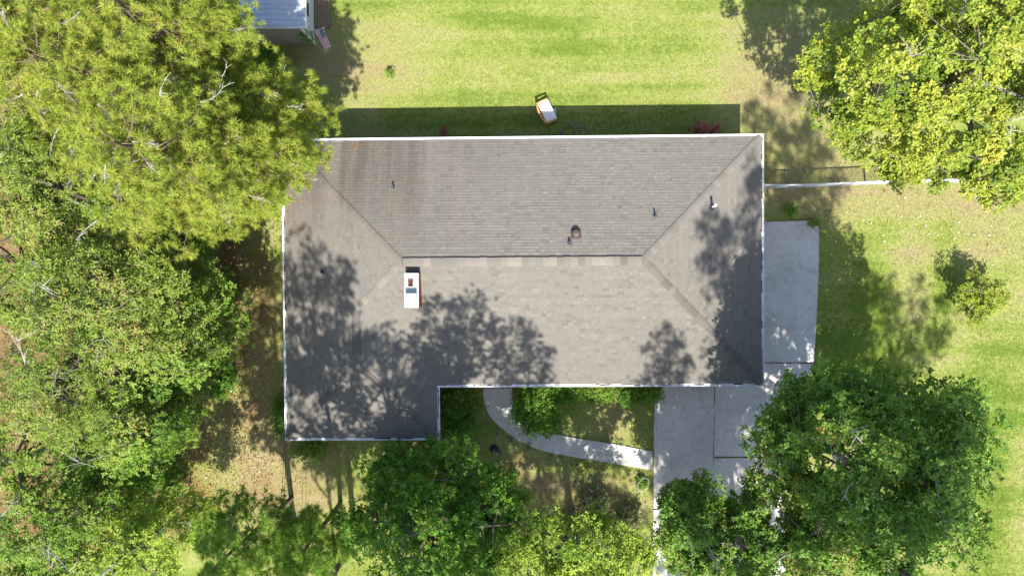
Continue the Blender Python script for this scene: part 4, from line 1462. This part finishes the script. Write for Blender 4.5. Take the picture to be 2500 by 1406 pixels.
# local x: along the seat, local y: towards the back
BL, BD = 1.08, 0.62
fr = MB()
fr.box((0, 0.0, 0.30), (BL, 0.055, 0.07)); fr.box((0, 0.26, 0.30), (BL, 0.05, 0.07)); fr.box((0, -0.27, 0.30), (BL, 0.05, 0.07))
fr.build('seat_frame', M['wood_orange'], bench)
for sx_ in (-1, 1):
    for sy_ in (-1, 1):
        MB().box((sx_ * (BL / 2 - 0.02), sy_ * 0.27, 0.26 if sy_ < 0 else 0.33), (0.055, 0.055, 0.54 if sy_ < 0 else 0.70)).build('leg', M['wood_orange'], bench)
    MB().tube([(sx_ * (BL / 2 + 0.0), -0.30, 0.55), (sx_ * (BL / 2 + 0.01), 0.05, 0.57), (sx_ * (BL / 2 - 0.01), 0.24, 0.58)], [0.045, 0.045, 0.045], 8).build('armrest', M['wood_orange'], bench)
pts = []
for k in range(15):
    t_ = -1 + 2 * k / 14
    pts.append((t_ * (BL / 2), 0.36 - 0.14 * abs(t_) ** 3.0, 0.66 - 0.07 * abs(t_) ** 3))
MB().tube(pts, 0.05, 8).build('back_rail', M['wood_orange'], bench)
for k in range(7):
    t_ = -0.8 + 1.6 * k / 6
    MB().box((t_ * BL / 2, 0.33 - 0.10 * abs(t_) ** 3, 0.48), (0.05, 0.025, 0.36)).build('back_slat', M['wood_orange'], bench)
cu = MB()
nn_ = 10
for i in range(nn_ + 1):
    for j in range(nn_ + 1):
        u, v = i / nn_ * 2 - 1, j / nn_ * 2 - 1
        hgt_ = 0.45 + 0.045 * (1 - u ** 6) * (1 - v ** 6) + 0.008 * math.sin(9 * u + 4 * v) - 0.006 * math.cos(11 * v - 3 * u)
        cu.v.append((u * (BL / 2 - 0.03), v * 0.28 - 0.06, hgt_))
for i in range(nn_):
    for j in range(nn_):
        a_ = i * (nn_ + 1) + j
        cu.f.append((a_, a_ + nn_ + 1, a_ + nn_ + 2, a_ + 1))
cu.t = [0.5] * len(cu.f)
cu.box((0, -0.06, 0.40), ((BL - 0.08), 0.54, 0.09))
cu.build('cushion', M['cushion'], bench, True)
# paving scraps in the shade of the back eave
q = at(1350, 281)
tag(MB().prism(rough_edge([(q[0] - 0.16, q[1] - 0.33), (q[0] + 0.16, q[1] - 0.3), (q[0] + 0.15, q[1] + 0.34), (q[0] - 0.15, q[1] + 0.32)], 0.1, 0.015), -0.04, 0.02).build('paving_slab', M['concrete']), 'flat pale slab in the grass beside the garden loveseat', 'slab')
PV = [(1395, 299, .15), (1410, 297, .1), (1379, 311, .13), (1396, 309, .12), (1412, 309, .13), (1430, 311, .11), (1371, 321, .14), (1436, 319, .17), (1374, 332, .16), (1403, 320, .09), (1418, 319, .09), (1449, 330, .12)]
PL = ['topmost pair, nearer the loveseat', 'topmost pair, farther one', 'second row, nearest the loveseat', 'second row, second one', 'second row, third one', 'second row, fourth one', 'third row, nearest the loveseat', 'largest one, farthest out in the third row', 'beside the white gutter, nearest the loveseat', 'third row, small second one', 'third row, small third one', 'beside the white gutter, farthest from the loveseat']
for (px_, py_, r_), lb_ in zip(PV, PL):
    q = at(px_, py_)
    r_ *= 0.75
    n_ = random.choice([4, 5, 6])
    a0 = random.uniform(0, 6)
    pl = [(q[0] + r_ * random.uniform(.8, 1.1) * math.cos(a0 + 6.283 * k / n_), q[1] + r_ * random.uniform(.8, 1.1) * math.sin(a0 + 6.283 * k / n_)) for k in range(n_)]
    tag(MB().prism(pl, -0.06, 0.008 + random.uniform(0, .012)).build('stepping_stone', M['stone']), 'grey stepping stone in the back eave shade, ' + lb_, 'stepping stone', 'stepping stones behind the house')

# ------------------------------------------------------------------ bird feeder, wire ring, ornament, cables
q = at(1209, 1083)
bf = tag(empty('bird_feeder', (q[0], q[1], 0)), 'bird feeder pole with black round baffle and hexagonal feeder by the front walk', 'bird feeder')
MB().tube([(0, 0, -0.1), (0, 0, 1.55), (0.03, -0.01, 1.72), (0.14, -0.03, 1.80), (0.25, -0.05, 1.74), (0.27, -0.05, 1.66)], 0.012, 8).build('pole', M['galv'], bf)
MB().lathe([(0.24, 1.02), (0.23, 1.05), (0.10, 1.13), (0.02, 1.16)], (0, 0, 0), 24).build('baffle', M['black'], bf, True)
MB().lathe([(0.10, 1.30), (0.105, 1.33), (0.06, 1.34), (0.06, 1.54), (0.125, 1.55), (0.06, 1.63), (0.01, 1.66)], (0.27, -0.05, 0), 6).build('feeder', M['brown_vent'], bf)
q = at(1568, 1178)
wr = tag(empty('plant_ring', (q[0], q[1], 0)), 'white wire ring with leafy plants beside the driveway', 'plant ring')
ring = [(0.26 * math.cos(t_) + 0.08 * math.sin(t_), 0.34 * math.sin(t_), 0.32 + 0.06 * math.sin(t_)) for t_ in np.linspace(0, 6.283, 32)]
MB().tube(ring, 0.008, 6, False).build('ring', M['galv'], wr)
for t_ in (0.5, 2.6, 4.7):
    MB().tube([(0.26 * math.cos(t_) + 0.08 * math.sin(t_), 0.34 * math.sin(t_), -0.1), (0.26 * math.cos(t_) + 0.08 * math.sin(t_), 0.34 * math.sin(t_), 0.32 + 0.06 * math.sin(t_))], 0.008, 6).build('leg', M['white'], wr)
shrub('small_plant', 'leafy green plant growing inside the white wire ring', 1566, 1178, (0.2, 0.24), 0.4, 'oak', 0.09, 0.06, 14, 14, seed=130, cr=0.12, cat='plant')
q = at(1381, 974)
orn = tag(empty('garden_ornament', (q[0], q[1], 0)), 'small white garden ornament at the foot of the hedge', 'ornament')
MB().lathe([(0.10, -0.03), (0.11, 0.03), (0.05, 0.07), (0.06, 0.16), (0.085, 0.24), (0.05, 0.33), (0.03, 0.36)], (0, 0, 0), 12).build('body', M['white'], orn, True)
MB().lathe([(0.012, 0.36), (0.055, 0.40), (0.06, 0.44), (0.03, 0.49), (0.005, 0.50)], (0, 0, 0), 12).build('head', M['white'], orn, True)
for k, lb_ in ((0, 'thin black service cable from the roof mast, outer one'), (1, 'thin black service cable from the roof mast, inner one')):
    a = np.array(MAST) + np.array([0.02 + 0.06 * k, 0, 0])
    b = np.array([-11.2 + 0.45 * k, -34.0, 8.5])
    mid = (a + b) / 2 + np.array([0, 0, -0.9])
    tag(MB().tube(bez(a, mid, b, 24), 0.011, 5, False).build('service_cable', M['cable']), lb_, 'cable', 'service cables over the front yard')

# ------------------------------------------------------------------ grass, litter
LAWN = [[(770, -60), (2120, -60), (2120, 560), (1840, 560), (1840, 360), (770, 370)],
        [(1840, 380), (2620, 380), (2620, 1480), (1900, 1480), (1900, 880), (1990, 880), (1990, 540), (1840, 540)],
        [(520, 470), (730, 470), (730, 1080), (1190, 1050), (1190, 900), (1620, 900), (1620, 1480), (480, 1480)],
        [(540, 80), (780, 80), (780, 420), (540, 420)]]
N0 = 430000
gx_ = RNG.uniform(-28, 29, N0)
gy_ = RNG.uniform(-17, 17, N0)
keep = np.zeros(N0, bool)
for pl in LAWN:
    keep |= inside([at(*q) for q in pl], gx_, gy_)
for pl in HARD:
    keep &= ~inside(pl, gx_, gy_)
gx_, gy_ = gx_[keep], gy_[keep]
gd_, gs_ = field(gx_, gy_)
k2 = RNG.uniform(0, 1, len(gx_)) > np.clip(gs_ * 2.0 - 0.35, 0, 0.97)
gx_, gy_, gd_ = gx_[k2], gy_[k2], gd_[k2]
n = len(gx_)
BLN = 3
az = RNG.uniform(0, 6.283, (n, BLN))
lean = RNG.uniform(0.3, 1.1, (n, BLN))
hh = RNG.uniform(0.03, 0.06, (n, BLN))
d = np.stack([np.cos(az) * lean, np.sin(az) * lean, np.ones_like(az)], -1) * hh[..., None]
s_ = np.stack([-np.sin(az), np.cos(az), np.zeros_like(az)], -1) * 0.007
B = np.stack([gx_, gy_, ground_z(gx_, gy_) - 0.004], 1)[:, None] + RNG.normal(0, 0.02, (n, BLN, 3)) * np.array([1, 1, 0])
V = np.stack([B + s_, B - s_, B + d], 2).reshape(-1, 3)
F = np.arange(len(V)).reshape(-1, 3)
# smooth patchiness so that blades and soil sheet vary together
pat = 0.16 * (np.sin(gx_ * 1.7 + 2 * np.sin(gy_ * 0.9)) * np.cos(gy_ * 1.9 + 1.5 * np.sin(gx_ * 0.7)))
T = np.repeat(np.clip(np.repeat(gd_ + pat + RNG.normal(0, 0.18, n), BLN) + RNG.normal(0, 0.1, n * BLN), 0, 1), 3)
grass = np_mesh('grass', V, F, M['grass'], None, {'tint': ('POINT', T)})
tag(grass, 'short mown lawn grass around the house', 'grass', None, 'stuff')


def scatter(name, label, zones, mat, size, zf, n_tint=(0.5, 0.25), seed=5):
    rng = np.random.default_rng(seed)
    PX = []
    for px, py, rx, ry, cnt in zones:
        a = np.stack([px + rng.normal(0, rx, cnt), py + rng.normal(0, ry, cnt)], 1)
        PX.append(a)
    PX = np.concatenate(PX)
    W_ = np.array([zf(*q) for q in PX])
    ok = ~np.isnan(W_[:, 2])
    W_ = W_[ok]
    V, F, T = rosettes(W_, unit(np.array([[0, 0, 1.0]]) + rng.normal(0, 0.25, (len(W_), 3))), 1, size[0], size[1], rng, np.clip(rng.normal(*n_tint, len(W_)), 0, 1), (0.0, 0.2))
    V[:, 2] = np.maximum(V[:, 2], np.repeat(W_[:, 2] - 0.02, 4))
    o = np_mesh(name, V, F, M[mat], None, {'tint': ('POINT', T)})
    tag(o, label, 'leaves', None, 'stuff')


def on_ground(px, py):
    q = at(px, py)
    for pl in (house_foot, shed_foot):
        if inside(pl, np.array([q[0]]), np.array([q[1]]))[0]:
            q[2] = np.nan
            return q
    hard = any(inside(pl, np.array([q[0]]), np.array([q[1]]))[0] for pl in SLABS_W + [walk_poly])
    q[2] = 0.04 if hard else 0.035
    return q


def on_roof_s(px, py):
    q = on_roof(px, py)
    lq = local(q)
    main = XL < lq.x < XR and YB < lq.y < YT
    wing = XL < lq.x < XW and YW < lq.y < YT
    q[2] = q[2] + 0.03 if (main or wing) else np.nan
    return q


scatter('fallen_leaves', 'brown and yellow fallen leaves on the side yard', [(600, 850, 45, 160, 1500), (560, 1000, 40, 90, 600), (600, 620, 50, 80, 500), (450, 1230, 60, 60, 900), (640, 1180, 90, 90, 700), (1400, 1230, 120, 60, 500), (560, 520, 40, 30, 300), (620, 390, 40, 12, 250), (600, 180, 30, 30, 250)],
        'litter', (0.10, 0.06), on_ground, (0.5, 0.2), 6)
scatter('scattered_leaves', 'pale fallen leaves scattered over the side lawn', [(2200, 600, 140, 110, 55), (2350, 560, 90, 60, 35), (2050, 480, 60, 40, 20), (1960, 700, 40, 120, 14), (1700, 1000, 60, 200, 20)],
        'litter', (0.11, 0.08), on_ground, (0.95, 0.12), 8)
scatter('pine_straw', 'orange pine straw and leaves lying on the roof', [(870, 360, 6, 8, 40), (780, 405, 8, 5, 25), (740, 430, 12, 18, 60), (725, 550, 10, 20, 40), (705, 470, 4, 60, 120), (740, 490, 6, 6, 30), (745, 800, 30, 200, 40), (1250, 640, 250, 20, 16), (1000, 820, 80, 60, 40), (1100, 420, 250, 40, 40), (760, 700, 40, 150, 60), (950, 1000, 80, 40, 50), (1500, 800, 200, 80, 30), (1780, 700, 40, 130, 40)],
        'straw', (0.12, 0.02), on_roof_s, (0.5, 0.3), 9)
